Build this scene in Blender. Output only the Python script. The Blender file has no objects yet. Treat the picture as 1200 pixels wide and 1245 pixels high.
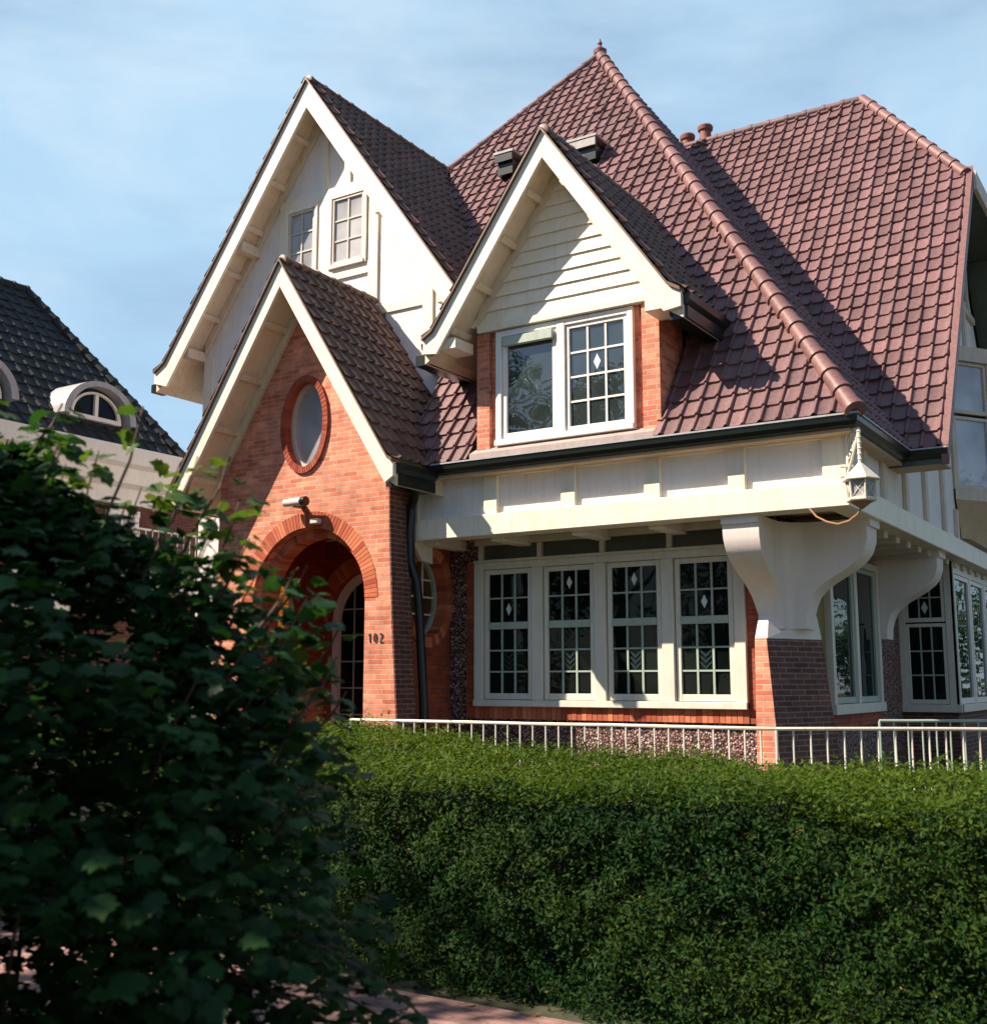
import bpy, bmesh, math, random
import numpy as np
from mathutils import Vector, Matrix
from mathutils.geometry import tessellate_polygon
random.seed(7); rng = np.random.default_rng(11)
SC = bpy.context.scene
COL = SC.collection
V = Vector

# ------------------------------------------------------------------ materials
def _nt(name):
    m = bpy.data.materials.new(name); m.use_nodes = True
    nt = m.node_tree; return m, nt, nt.nodes['Principled BSDF']
def _noise(nt, scale, detail=4, coord='Object', rough=.6):
    tc = nt.nodes.new('ShaderNodeTexCoord'); n = nt.nodes.new('ShaderNodeTexNoise')
    n.inputs['Scale'].default_value = scale; n.inputs['Detail'].default_value = detail
    n.inputs['Roughness'].default_value = rough
    nt.links.new(tc.outputs[coord], n.inputs['Vector']); return n
def _ramp(nt, src, stops):
    r = nt.nodes.new('ShaderNodeValToRGB'); el = r.color_ramp.elements
    while len(el) < len(stops): el.new(.5)
    for e, (p, c) in zip(el, stops): e.position = p; e.color = (*c, 1)
    nt.links.new(src, r.inputs['Fac']); return r
def _mix(nt, a, b, fac, mode='MIX'):
    x = nt.nodes.new('ShaderNodeMix'); x.data_type = 'RGBA'; x.blend_type = mode
    for s, v in ((x.inputs[0], fac), (x.inputs[6], a), (x.inputs[7], b)):
        if isinstance(v, (int, float)): s.default_value = v
        elif isinstance(v, tuple): s.default_value = (*v, 1)
        else: nt.links.new(v, s)
    return x.outputs[2]
def _bump(nt, h, bs, strength, dist=.01):
    b = nt.nodes.new('ShaderNodeBump'); b.inputs['Strength'].default_value = strength
    b.inputs['Distance'].default_value = dist
    nt.links.new(h, b.inputs['Height']); nt.links.new(b.outputs[0], bs.inputs['Normal']); return b

def paint(name, c, rough=.5, var=.12, bump=.15, bscale=60, dirt=(.5, .42, .3), dirtamt=.25):
    m, nt, bs = _nt(name)
    n = _noise(nt, 3.5, 6); r = _ramp(nt, n.outputs[0], [(.3, tuple(x*(1-var) for x in c)), (.7, tuple(min(1, x*(1+var*.4)) for x in c))])
    d = _noise(nt, 9, 8, rough=.75); dr = _ramp(nt, d.outputs[0], [(.56, (0, 0, 0)), (.78, (1, 1, 1))])
    f = nt.nodes.new('ShaderNodeMath'); f.operation = 'MULTIPLY'; f.inputs[1].default_value = dirtamt
    nt.links.new(dr.outputs[0], f.inputs[0])
    o = _mix(nt, r.outputs[0], tuple(a*b for a, b in zip(c, dirt)), f.outputs[0])
    tcs = nt.nodes.new('ShaderNodeTexCoord'); mps = nt.nodes.new('ShaderNodeMapping'); mps.inputs['Scale'].default_value = (13,13,.9)
    ns = nt.nodes.new('ShaderNodeTexNoise'); ns.inputs['Scale'].default_value = 1.6; ns.inputs['Detail'].default_value = 6
    nt.links.new(tcs.outputs['Object'], mps.inputs[0]); nt.links.new(mps.outputs[0], ns.inputs['Vector'])
    rs = _ramp(nt, ns.outputs[0], [(.5, (1,1,1)), (.75, (.84,.80,.74))]); o = _mix(nt, o, rs.outputs[0], min(1,dirtamt*3), 'MULTIPLY')
    nt.links.new(o, bs.inputs['Base Color']); bs.inputs['Roughness'].default_value = rough
    b = _noise(nt, bscale, 3); _bump(nt, b.outputs[0], bs, bump, .01)
    return m
def brickmat(name, c1, c2, mortar, bw=.2, rh=.0525, ms=.005, rough=.8, dark=None):
    m, nt, bs = _nt(name)
    tc = nt.nodes.new('ShaderNodeTexCoord'); t = nt.nodes.new('ShaderNodeTexBrick')
    wob = _noise(nt, 14, 2, 'UV'); add = nt.nodes.new('ShaderNodeMixRGB'); add.blend_type = 'ADD'; add.inputs[0].default_value = .006
    nt.links.new(tc.outputs['UV'], add.inputs[1]); nt.links.new(wob.outputs[1], add.inputs[2])
    nt.links.new(add.outputs[0], t.inputs['Vector'])
    t.inputs['Scale'].default_value = 1; t.inputs['Brick Width'].default_value = bw; t.inputs['Row Height'].default_value = rh
    t.inputs['Mortar Size'].default_value = ms; t.inputs['Mortar Smooth'].default_value = .25; t.inputs['Bias'].default_value = 0
    t.inputs['Color1'].default_value = (*c1, 1); t.inputs['Color2'].default_value = (*c2, 1); t.inputs['Mortar'].default_value = (*mortar, 1)
    n = _noise(nt, 7, 6); r = _ramp(nt, n.outputs[0], [(.25, (.62, .6, .6)), (.75, (1.15, 1.12, 1.1))])
    o = _mix(nt, t.outputs[0], r.outputs[0], 1.0, 'MULTIPLY')
    n2 = _noise(nt, 90, 3); r2 = _ramp(nt, n2.outputs[0], [(.3, (.8, .8, .8)), (.7, (1.1, 1.1, 1.1))])
    o = _mix(nt, o, r2.outputs[0], .7, 'MULTIPLY')
    n3 = _noise(nt, 1.1, 7, rough=.7); r3 = _ramp(nt, n3.outputs[0], [(.38, (.72,.68,.66)), (.56, (1,1,1)), (.74, (1.12,1.1,1.08))]); o = _mix(nt, o, r3.outputs[0], .8, 'MULTIPLY')
    nt.links.new(o, bs.inputs['Base Color']); bs.inputs['Roughness'].default_value = rough
    mul = nt.nodes.new('ShaderNodeMath'); mul.operation = 'MULTIPLY_ADD'; mul.inputs[1].default_value = -1
    nt.links.new(t.outputs[1], mul.inputs[0])
    sm = nt.nodes.new('ShaderNodeMath'); sm.operation = 'MULTIPLY'; sm.inputs[1].default_value = .35
    nt.links.new(n2.outputs[0], sm.inputs[0]); nt.links.new(sm.outputs[0], mul.inputs[2])
    _bump(nt, mul.outputs[0], bs, .7, .008)
    return m
def tilemat(name, c1, c2, moss, rough=.42, mossamt=.35):
    m, nt, bs = _nt(name)
    a = nt.nodes.new('ShaderNodeAttribute'); a.attribute_name = 'tv'
    r = _ramp(nt, a.outputs['Fac'], [(0, c1), (1, c2)])
    n = _noise(nt, 1.2, 8, rough=.7); mr = _ramp(nt, n.outputs[0], [(.5, (0, 0, 0)), (.75, (mossamt,)*3)])
    o = _mix(nt, r.outputs[0], moss, mr.outputs[0])
    n2 = _noise(nt, 30, 4); r2 = _ramp(nt, n2.outputs[0], [(.3, (.78, .78, .78)), (.7, (1.12, 1.12, 1.12))])
    o = _mix(nt, o, r2.outputs[0], .8, 'MULTIPLY')
    nt.links.new(o, bs.inputs['Base Color'])
    rr = _ramp(nt, n2.outputs[0], [(.3, (rough-.08,)*3), (.7, (rough+.14,)*3)]); nt.links.new(rr.outputs[0], bs.inputs['Roughness'])
    _bump(nt, n2.outputs[0], bs, .12, .006); return m
def attrmat(name, c1, c2, rough=.7, spec=.5, trans=0, bump=0):
    m, nt, bs = _nt(name)
    a = nt.nodes.new('ShaderNodeAttribute'); a.attribute_name = 'tv'
    r = _ramp(nt, a.outputs['Fac'], [(0, c1), (1, c2)])
    bs.inputs['Roughness'].default_value = rough; bs.inputs['Specular IOR Level'].default_value = spec
    n = _noise(nt, 40, 4); r2 = _ramp(nt, n.outputs[0], [(.3, (.75, .75, .75)), (.7, (1.1, 1.1, 1.1))])
    o = _mix(nt, r.outputs[0], r2.outputs[0], .6, 'MULTIPLY'); nt.links.new(o, bs.inputs['Base Color'])
    if bump: _bump(nt, n.outputs[0], bs, bump, .006)
    if trans:
        t = nt.nodes.new('ShaderNodeBsdfTranslucent'); mx = nt.nodes.new('ShaderNodeMixShader'); mx.inputs[0].default_value = trans
        h = nt.nodes.new('ShaderNodeHueSaturation'); h.inputs['Value'].default_value = 1.7; h.inputs['Saturation'].default_value = 1.15; h.inputs['Hue'].default_value = .485
        nt.links.new(r.outputs[0], h.inputs['Color']); nt.links.new(h.outputs[0], t.inputs[0])
        out = nt.nodes['Material Output']
        nt.links.new(bs.outputs[0], mx.inputs[1]); nt.links.new(t.outputs[0], mx.inputs[2]); nt.links.new(mx.outputs[0], out.inputs[0])
    return m
def glassmat(name, c, ior=1.6, rough=.015, wob=.02):
    m, nt, bs = _nt(name)
    n = _noise(nt, .8, 3); r = _ramp(nt, n.outputs[0], [(.35, tuple(x*.5 for x in c)), (.7, tuple(x*1.5 for x in c))])
    nt.links.new(r.outputs[0], bs.inputs['Base Color'])
    bs.inputs['Roughness'].default_value = rough; bs.inputs['IOR'].default_value = ior
    w = _noise(nt, 2.2, 1); _bump(nt, w.outputs[0], bs, wob, .1); return m
def pebblemat(name):
    m, nt, bs = _nt(name)
    tc = nt.nodes.new('ShaderNodeTexCoord'); v = nt.nodes.new('ShaderNodeTexVoronoi'); v.inputs['Scale'].default_value = 42
    nt.links.new(tc.outputs['Object'], v.inputs['Vector'])
    sep = nt.nodes.new('ShaderNodeSeparateColor'); nt.links.new(v.outputs['Color'], sep.inputs[0])
    r = _ramp(nt, sep.outputs[0], [(0, (.13, .06, .06)), (.45, (.36, .175, .155)), (.8, (.5, .29, .255)), (.93, (.68, .55, .5))])
    g = _ramp(nt, v.outputs['Distance'], [(.3, (1, 1, 1)), (.62, (.12, .1, .1))])
    o = _mix(nt, r.outputs[0], g.outputs[0], 1., 'MULTIPLY'); nt.links.new(o, bs.inputs['Base Color'])
    bs.inputs['Roughness'].default_value = .75
    inv = nt.nodes.new('ShaderNodeMath'); inv.operation = 'SUBTRACT'; inv.inputs[0].default_value = 1; nt.links.new(v.outputs['Distance'], inv.inputs[1])
    _bump(nt, inv.outputs[0], bs, 1, .012); return m

M = {}
M['cream'] = paint('cream_paint', (.85, .765, .625), .45, .08, .12, 50, dirtamt=.22)
M['white'] = paint('white_paint', (.84, .79, .74), .42, .07, .12, 60, dirtamt=.18)
M['soffit'] = paint('soffit_paint', (.74, .63, .48), .5, .1, .12, 50, dirtamt=.3)
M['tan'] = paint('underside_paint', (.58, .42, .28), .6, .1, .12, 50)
M['stucco'] = paint('rough_stucco', (.84, .795, .77), .85, .06, .9, 55, dirtamt=.15)
M['smooth_stucco'] = paint('smooth_stucco', (.80, .715, .67), .7, .07, .2, 90, dirtamt=.12)
M['frame'] = paint('window_frame_paint', (.70, .66, .575), .42, .07, .12, 60, dirtamt=.2)
M['sash'] = paint('sash_paint', (.40, .47, .41), .4, .08, .1, 60)
M['bars'] = paint('glazing_bar_paint', (.36, .45, .38), .45, .08, .1, 60)
M['grey'] = paint('grey_trim', (.55, .50, .44), .5, .1, .1, 60)
M['batten'] = paint('batten_paint', (.66, .55, .46), .6, .1, .15, 60, dirtamt=.35)
M['green'] = paint('dark_green_paint', (.007, .012, .010), .3, .2, .05, 60, dirtamt=.1)
M['black'] = paint('pipe_paint', (.008, .011, .012), .3, .2, .05, 60, dirtamt=.1)
M['lead'] = paint('lead_sheet', (.33, .31, .31), .5, .15, .2, 25, dirtamt=.3)
M['pinklead'] = paint('weathered_apron', (.42, .33, .31), .6, .15, .2, 25, dirtamt=.3)
M['zinc'] = paint('zinc_sheet', (.42, .41, .43), .4, .2, .15, 20, dirtamt=.4)
M['brick'] = brickmat('orange_brick', (.90, .36, .215), (.60, .155, .08), (.66, .46, .36))
M['brick2'] = brickmat('red_brick', (.52, .115, .05), (.36, .07, .032), (.2, .09, .06))
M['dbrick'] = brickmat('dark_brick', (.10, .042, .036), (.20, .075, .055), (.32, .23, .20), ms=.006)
M['nbrick'] = brickmat('neighbour_brick', (.2, .05, .035), (.14, .035, .028), (.2, .14, .12))
M['vbrick'] = attrmat('voussoir_brick', (.36, .07, .035), (.68, .22, .105), .8, .3, bump=.4)
M['vbrick2'] = attrmat('dark_red_ring_brick', (.26, .045, .026), (.42, .095, .05), .8, .3, bump=.4)
M['mortar'] = paint('mortar', (.26, .13, .09), .9, .1, .3, 80)
M['pebble'] = pebblemat('pebbledash')
M['tile'] = tilemat('plum_clay_tile', (.126, .061, .063), (.21, .106, .108), (.12, .078, .076), .5, .55)
M['tile2'] = tilemat('brown_clay_tile', (.095, .046, .034), (.165, .085, .060), (.11, .08, .045), .48, .5)
M['ntile'] = tilemat('black_clay_tile', (.007, .009, .010), (.016, .02, .021), (.012, .012, .01), .68, .3)
M['ridge'] = tilemat('ridge_clay', (.165, .075, .072), (.235, .114, .108), (.2, .1, .1), .45, .4)
M['glass'] = glassmat('dark_glass', (.006, .009, .008), 1.24)
M['glass_sky'] = glassmat('reflecting_glass', (.03, .04, .042), 2.1, .01, .03)
M['pale_pane'] = glassmat('pale_grey_glass', (.40, .39, .40), 1.6)  # opaque pale grey base colour for panes
M['lilac'] = glassmat('pale_lilac_glass', (.42, .42, .48), 1.8)  # opaque pale lilac base colour for the upper bay panes
M['oval'] = glassmat('painted_sky_glass', (.30,.34,.36), 2.6, .01, .04)  # sky reflection put into the pale base colour
M['amberd'] = glassmat('dim_amber_glass', (.13,.075,.018), 1.5)
M['numb'] = paint('number_paint',(.06,.05,.055),.5)
M['vsoff'] = paint('green_soffit_boards',(.085,.105,.085),.5,.2,.2,30)
M['transom'] = paint('dull_green_panel',(.07,.08,.062),.4)
M['glass_side'] = glassmat('greenish_glass', (.012,.03,.028), 1.3)
M['opal'] = paint('opal_glass', (.62, .72, .74), .2, .05, .02)
M['bluegl'] = paint('blue_glass', (.014, .032, .036), .15, .2, .02)
M['ochre'] = paint('ochre_paint', (.22, .17, .035), .7, .2, .3)
M['iron'] = paint('white_iron', (.74, .68, .58), .4, .1, .1, 40, dirtamt=.35)
M['rust'] = paint('rusty_iron', (.3, .17, .1), .6, .2, .2)
M['rope'] = paint('brown_cord', (.36, .19, .09), .8, .15, .3, 90)
M['lamp'] = paint('lamp_housing', (.62, .60, .55), .35, .1, .05)
M['clay'] = paint('chimney_clay', (.2, .07, .055), .7, .15, .2, 30)
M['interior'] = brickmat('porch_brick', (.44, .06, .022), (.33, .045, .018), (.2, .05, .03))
M['amber'] = None
m, nt, bs = _nt('amber_stained_glass')
t = nt.nodes.new('ShaderNodeBsdfTranslucent'); t.inputs[0].default_value = (.75, .5, .2, 1)
mx = nt.nodes.new('ShaderNodeMixShader'); mx.inputs[0].default_value = .45
bs.inputs['Base Color'].default_value = (.55, .3, .06, 1); bs.inputs['Roughness'].default_value = .2
nt.links.new(bs.outputs[0], mx.inputs[1]); nt.links.new(t.outputs[0], mx.inputs[2]); nt.links.new(mx.outputs[0], nt.nodes['Material Output'].inputs[0])
M['amber'] = m
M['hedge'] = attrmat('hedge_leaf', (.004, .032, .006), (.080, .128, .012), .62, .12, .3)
M['hedgecore'] = paint('hedge_depth_shade', (.003, .006, .002), .9, .3, .3)  # near-black core, the shade deep between the leaves put into colour
M['leaf'] = attrmat('shrub_leaf', (.008, .031, .010), (.030, .092, .018), .55, .18, .28)
M['tip'] = attrmat('sunlit_shrub_leaf', (.045, .10, .02), (.10, .155, .03), .5, .25, .35)  # lighter copy of the shrub leaf, sunlight on the tips put into colour
M['tree'] = attrmat('tree_leaf', (.025, .06, .015), (.06, .11, .03), .55, .4, .2)
M['twig'] = paint('twig_bark', (.075, .045, .03), .8, .2, .3, 60)
M['bark'] = paint('tree_bark', (.13, .1, .075), .9, .25, .8, 14)
M['dry'] = attrmat('dry_leaf', (.16, .08, .03), (.30, .17, .07), .7, .3, .2)
M['dark'] = paint('unlit_dark', (.01, .01, .01), .9)

# ------------------------------------------------------------------ mesh builder
ORG = {}
class MB:
    def __init__(s): s.v = []; s.f = []; s.t = []; s.k = []
    def add(s, vs, fs, tv=.5):
        b = len(s.v); s.k.append((list(vs),list(fs),tv)); s.v += [tuple(p) for p in vs]
        for f in fs: s.f.append(tuple(b+i for i in f)); s.t.append(tv)
        return s
    def hexa(s, p, tv=.5):  # p: 4 bottom, 4 top
        return s.add(p, [(3,2,1,0),(4,5,6,7),(0,1,5,4),(1,2,6,5),(2,3,7,6),(3,0,4,7)], tv)
    def box(s, x0,x1,y0,y1,z0,z1, tv=.5):
        return s.hexa([(x0,y0,z0),(x1,y0,z0),(x1,y1,z0),(x0,y1,z0),(x0,y0,z1),(x1,y0,z1),(x1,y1,z1),(x0,y1,z1)], tv)
    def fbox(s, F, a0,a1,b0,b1,d0,d1, tv=.5):
        return s.hexa([F(a0,b0,d0),F(a1,b0,d0),F(a1,b0,d1),F(a0,b0,d1),F(a0,b1,d0),F(a1,b1,d0),F(a1,b1,d1),F(a0,b1,d1)], tv)
    def loft(s, rings, tv=.5, closed=True, caps=True):
        n = len(rings[0]); vs = [p for r in rings for p in r]; fs = []
        for k in range(len(rings)-1):
            for i in range(n if closed else n-1):
                j = (i+1) % n; fs.append((k*n+i, k*n+j, (k+1)*n+j, (k+1)*n+i))
        if caps and closed: fs.append(tuple(range(n-1,-1,-1))); fs.append(tuple((len(rings)-1)*n+i for i in range(n)))
        return s.add(vs, fs, tv)
    def prism(s, pts, off, tv=.5):
        off = V(off); a = [V(p) for p in pts]; return s.loft([a, [p+off for p in a]], tv)
    def plate(s, F, outer, holes, d0, d1, tv=.5):
        polys = [outer]+holes; fl = [p for q in polys for p in q]; n = len(fl)
        tris = tessellate_polygon([[V((p[0],p[1],0)) for p in q] for q in polys])
        vs = [F(a,b,d1) for a,b in fl]+[F(a,b,d0) for a,b in fl]
        fs = [tuple(t) for t in tris]+[tuple(n+i for i in reversed(t)) for t in tris]
        k = 0
        for q in polys:
            m = len(q)
            for i in range(m): j=(i+1)%m; fs.append((k+i,k+j,n+k+j,n+k+i))
            k += m
        return s.add(vs, fs, tv)
    def tube(s, path, r, n=8, tv=.5, taper=None):
        path = [V(p) for p in path]; rings = []
        up = V((.3,.2,1)).normalized()
        for i,p in enumerate(path):
            d = (path[min(i+1,len(path)-1)]-path[max(i-1,0)]).normalized()
            a = d.cross(up)
            if a.length < .05: a = d.cross(V((1,0,0)))
            a.normalize(); b = a.cross(d)
            rr = r if taper is None else r+(taper-r)*i/(len(path)-1)
            rings.append([p+a*rr*math.cos(q*2*math.pi/n)+b*rr*math.sin(q*2*math.pi/n) for q in range(n)])
        return s.loft(rings, tv)
    def lathe(s, c, prof, n=12, tv=.5, axis=V((0,0,1))):
        c = V(c); axis = V(axis); a = axis.orthogonal().normalized(); b = axis.cross(a)
        return s.loft([[c+axis*z+(a*math.cos(q*2*math.pi/n)+b*math.sin(q*2*math.pi/n))*max(r,.0005) for q in range(n)] for r,z in prof], tv)
    def sweep(s, prof, path, closed_prof=True, tv=.5):
        # prof: (outward, z); path: horizontal polyline, outward = right of travel
        path = [V(p) for p in path]; rings = []
        for i,p in enumerate(path):
            d0 = (p-path[i-1]).normalized() if i else None
            d1 = (path[i+1]-p).normalized() if i < len(path)-1 else None
            n0 = V((d0.y,-d0.x,0)) if d0 else None; n1 = V((d1.y,-d1.x,0)) if d1 else None
            if n0 is None: m = n1
            elif n1 is None: m = n0
            else: m = (n0+n1)/(1+n0.dot(n1))
            rings.append([p+m*o+V((0,0,z)) for o,z in prof])
        return s.loft(rings, tv)
    def each(s, name, mat, parent=None, **kw):
        return [MB().add(*k).build(name, mat, parent, **kw) for k in s.k]
    def build(s, name, mat, parent=None, smooth=False, bevel=0, recalc=True, angle=40):
        org = ORG.get(parent.name, V((0,0,0))) if parent else V((0,0,0))
        me = bpy.data.meshes.new(name)
        vs = [(p[0]-org.x, p[1]-org.y, p[2]-org.z) for p in s.v]
        me.from_pydata(vs, [], s.f)
        bm = bmesh.new(); bm.from_mesh(me)
        tl = bm.faces.layers.float.new('tv'); bm.faces.ensure_lookup_table()
        for i,t in enumerate(s.t): bm.faces[i][tl] = t
        if recalc: bmesh.ops.recalc_face_normals(bm, faces=bm.faces)
        _uv(bm); bm.to_mesh(me); bm.free()
        return link(name, me, mat, parent, smooth, bevel, angle)
def _uv(bm):
    uv = bm.loops.layers.uv.new('UVMap')
    for f in bm.faces:
        n = f.normal
        ax = 2 if abs(n.z) > .8 else (0 if abs(n.x) > abs(n.y) else 1)
        for l in f.loops:
            c = l.vert.co
            l[uv].uv = (c.x,c.y) if ax==2 else ((c.y,c.z) if ax==0 else (c.x,c.z))
def link(name, me, mat, parent=None, smooth=False, bevel=0, angle=40):
    if mat: me.materials.append(mat)
    if smooth:
        me.polygons.foreach_set('use_smooth', [True]*len(me.polygons)); me.set_sharp_from_angle(angle=math.radians(angle))
    o = bpy.data.objects.new(name, me); COL.objects.link(o)
    if parent: o.parent = parent; ORG[o.name] = ORG.get(parent.name, V((0,0,0)))
    else: ORG[o.name] = V((0,0,0))
    if bevel:
        b = o.modifiers.new('Bevel','BEVEL'); b.width = bevel; b.segments = 1; b.limit_method = 'ANGLE'
    return o
def thing(name, label, cat, loc, group=None):
    o = bpy.data.objects.new(name, None); COL.objects.link(o); o.location = loc; o.empty_display_size = .2
    ORG[o.name] = V(loc); return tag(o, label, cat, group)
def tag(o, label, cat, group=None):
    o['label'] = label; o['category'] = cat
    if group: o['group'] = group
    return o
def frame(origin, adir, ndir):
    o, a, n = V(origin), V(adir).normalized(), V(ndir).normalized()
    return lambda x, z, d: tuple(o+a*x+n*d+V((0,0,z)))
def front(y): return frame((0,y,0),(1,0,0),(0,-1,0))      # a = world X
def right(x): return frame((x,0,0),(0,1,0),(1,0,0))       # a = world Y
def arc(cx, cz, rx, rz, a0, a1, n):
    return [(cx+rx*math.cos(math.radians(a0+(a1-a0)*i/n)), cz+rz*math.sin(math.radians(a0+(a1-a0)*i/n))) for i in range(n+1)]
def oval(cx, cz, rx, rz, n=40): return arc(cx,cz,rx,rz,0,360,n)[:-1]

# ------------------------------------------------------------------ tiled roofs
TW, TE = .166, .224
def prof(s):
    # flat pan, then a roll that rises on its left and breaks off sharply on its right
    if s < .70: return -.004*math.sin(math.pi*s/.70)
    if s < .90: return .030*math.sin(math.pi*.5*(s-.70)/.20)
    return .030*max(0,1-((s-.90)/.09)**2)
SAMP = [0,.2,.45,.66,.71,.76,.82,.88,.925,.955,.985]
def tile_roof(name, polys, O, u, v, mat, parent, tw=TW, te=TE, lap=.026, jit=1.0):
    O, u, v = V(O), V(u).normalized(), V(v).normalized(); n = u.cross(v)
    if n.z < 0: n = -n
    org = ORG[parent.name] if parent else V((0,0,0))
    out = bmesh.new(); tlo = out.faces.layers.float.new('tv')
    for poly in polys:
        P = [((V(p)-O).dot(u), (V(p)-O).dot(v)) for p in poly]
        A = sum(P[i][0]*P[(i+1)%len(P)][1]-P[(i+1)%len(P)][0]*P[i][1] for i in range(len(P)))
        if A < 0: P.reverse()
        i0, i1 = math.floor(min(p[0] for p in P)/tw), math.ceil(max(p[0] for p in P)/tw)
        j0, j1 = math.floor(min(p[1] for p in P)/te+1e-4), math.ceil(max(p[1] for p in P)/te-1e-4)
        bm = bmesh.new(); tl = bm.faces.layers.float.new('tv')
        for j in range(j0, j1):
            r = random.Random(j*917+len(name))
            dz = [(r.uniform(-.004,.006)+(.014 if r.random()<.03 else 0))*jit for _ in range(i1-i0+2)]; du = [r.uniform(-.006,.006)*jit for _ in range(i1-i0+2)]
            tvs = [r.random() for _ in range(i1-i0+2)]
            prev = None
            for i in range(i0, i1):
                k = i-i0
                for s in SAMP:
                    uu = (i+s)*tw; h = prof(s)
                    ends = []
                    for (vv,hh) in ((j*te+du[k]-.004, h+lap-.030+dz[k]*0), (j*te+du[k], h+lap+dz[k]), ((j+1)*te+.02, h*.9+.0)):
                        ends.append(bm.verts.new((uu, vv, hh+.009*math.sin(uu*1.9+vv*.7+1)*math.sin(vv*1.3-uu*.6)*jit)))
                    if prev:
                        for q in (0,1):
                            f = bm.faces.new((prev[q],ends[q],ends[q+1],prev[q+1])); f[tl] = tvs[k if s>0 else max(k-1,0)]
                    prev = ends
        for a in range(len(P)):
            p, q = P[a], P[(a+1)%len(P)]
            e = V((q[0]-p[0], q[1]-p[1], 0))
            if e.length < 1e-6: continue
            no = V((e.y,-e.x,0)).normalized()
            bmesh.ops.bisect_plane(bm, geom=bm.verts[:]+bm.edges[:]+bm.faces[:], plane_co=(p[0],p[1],0), plane_no=no, clear_outer=True)
        mp = {}
        for vt in bm.verts: mp[vt] = out.verts.new(O+u*vt.co.x+v*vt.co.y+n*vt.co.z-org)
        for f in bm.faces:
            try: g = out.faces.new([mp[x] for x in f.verts]); g[tlo] = f[tl]
            except ValueError: pass
        bm.free()
    out.normal_update()
    for f in out.faces:
        if f.normal.dot(n) < -.2: f.normal_flip()
    _uv(out); me = bpy.data.meshes.new(name); out.to_mesh(me); out.free()
    return link(name, me, mat, parent, True, 0, 50)
def ridge_caps(name, p, q, parent, mat=None, r=.105, sp=.29, lift=.0, up=True):
    p, q = V(p), V(q); d = (q-p); L = d.length; d.normalize(); n = max(1, round(L/sp)); st = L/n
    mb = MB()
    for i in range(n):
        a = p+d*(st*i-.03); a.z += lift
        mb.lathe(a, [(r*1.0,0),(r*1.16,.004),(r*1.16,.055),(r*1.02,.062),(r*.93,st+.05)], 14, random.random(), d)
    return mb.build(name, mat or M['ridge'], parent, True)

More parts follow.
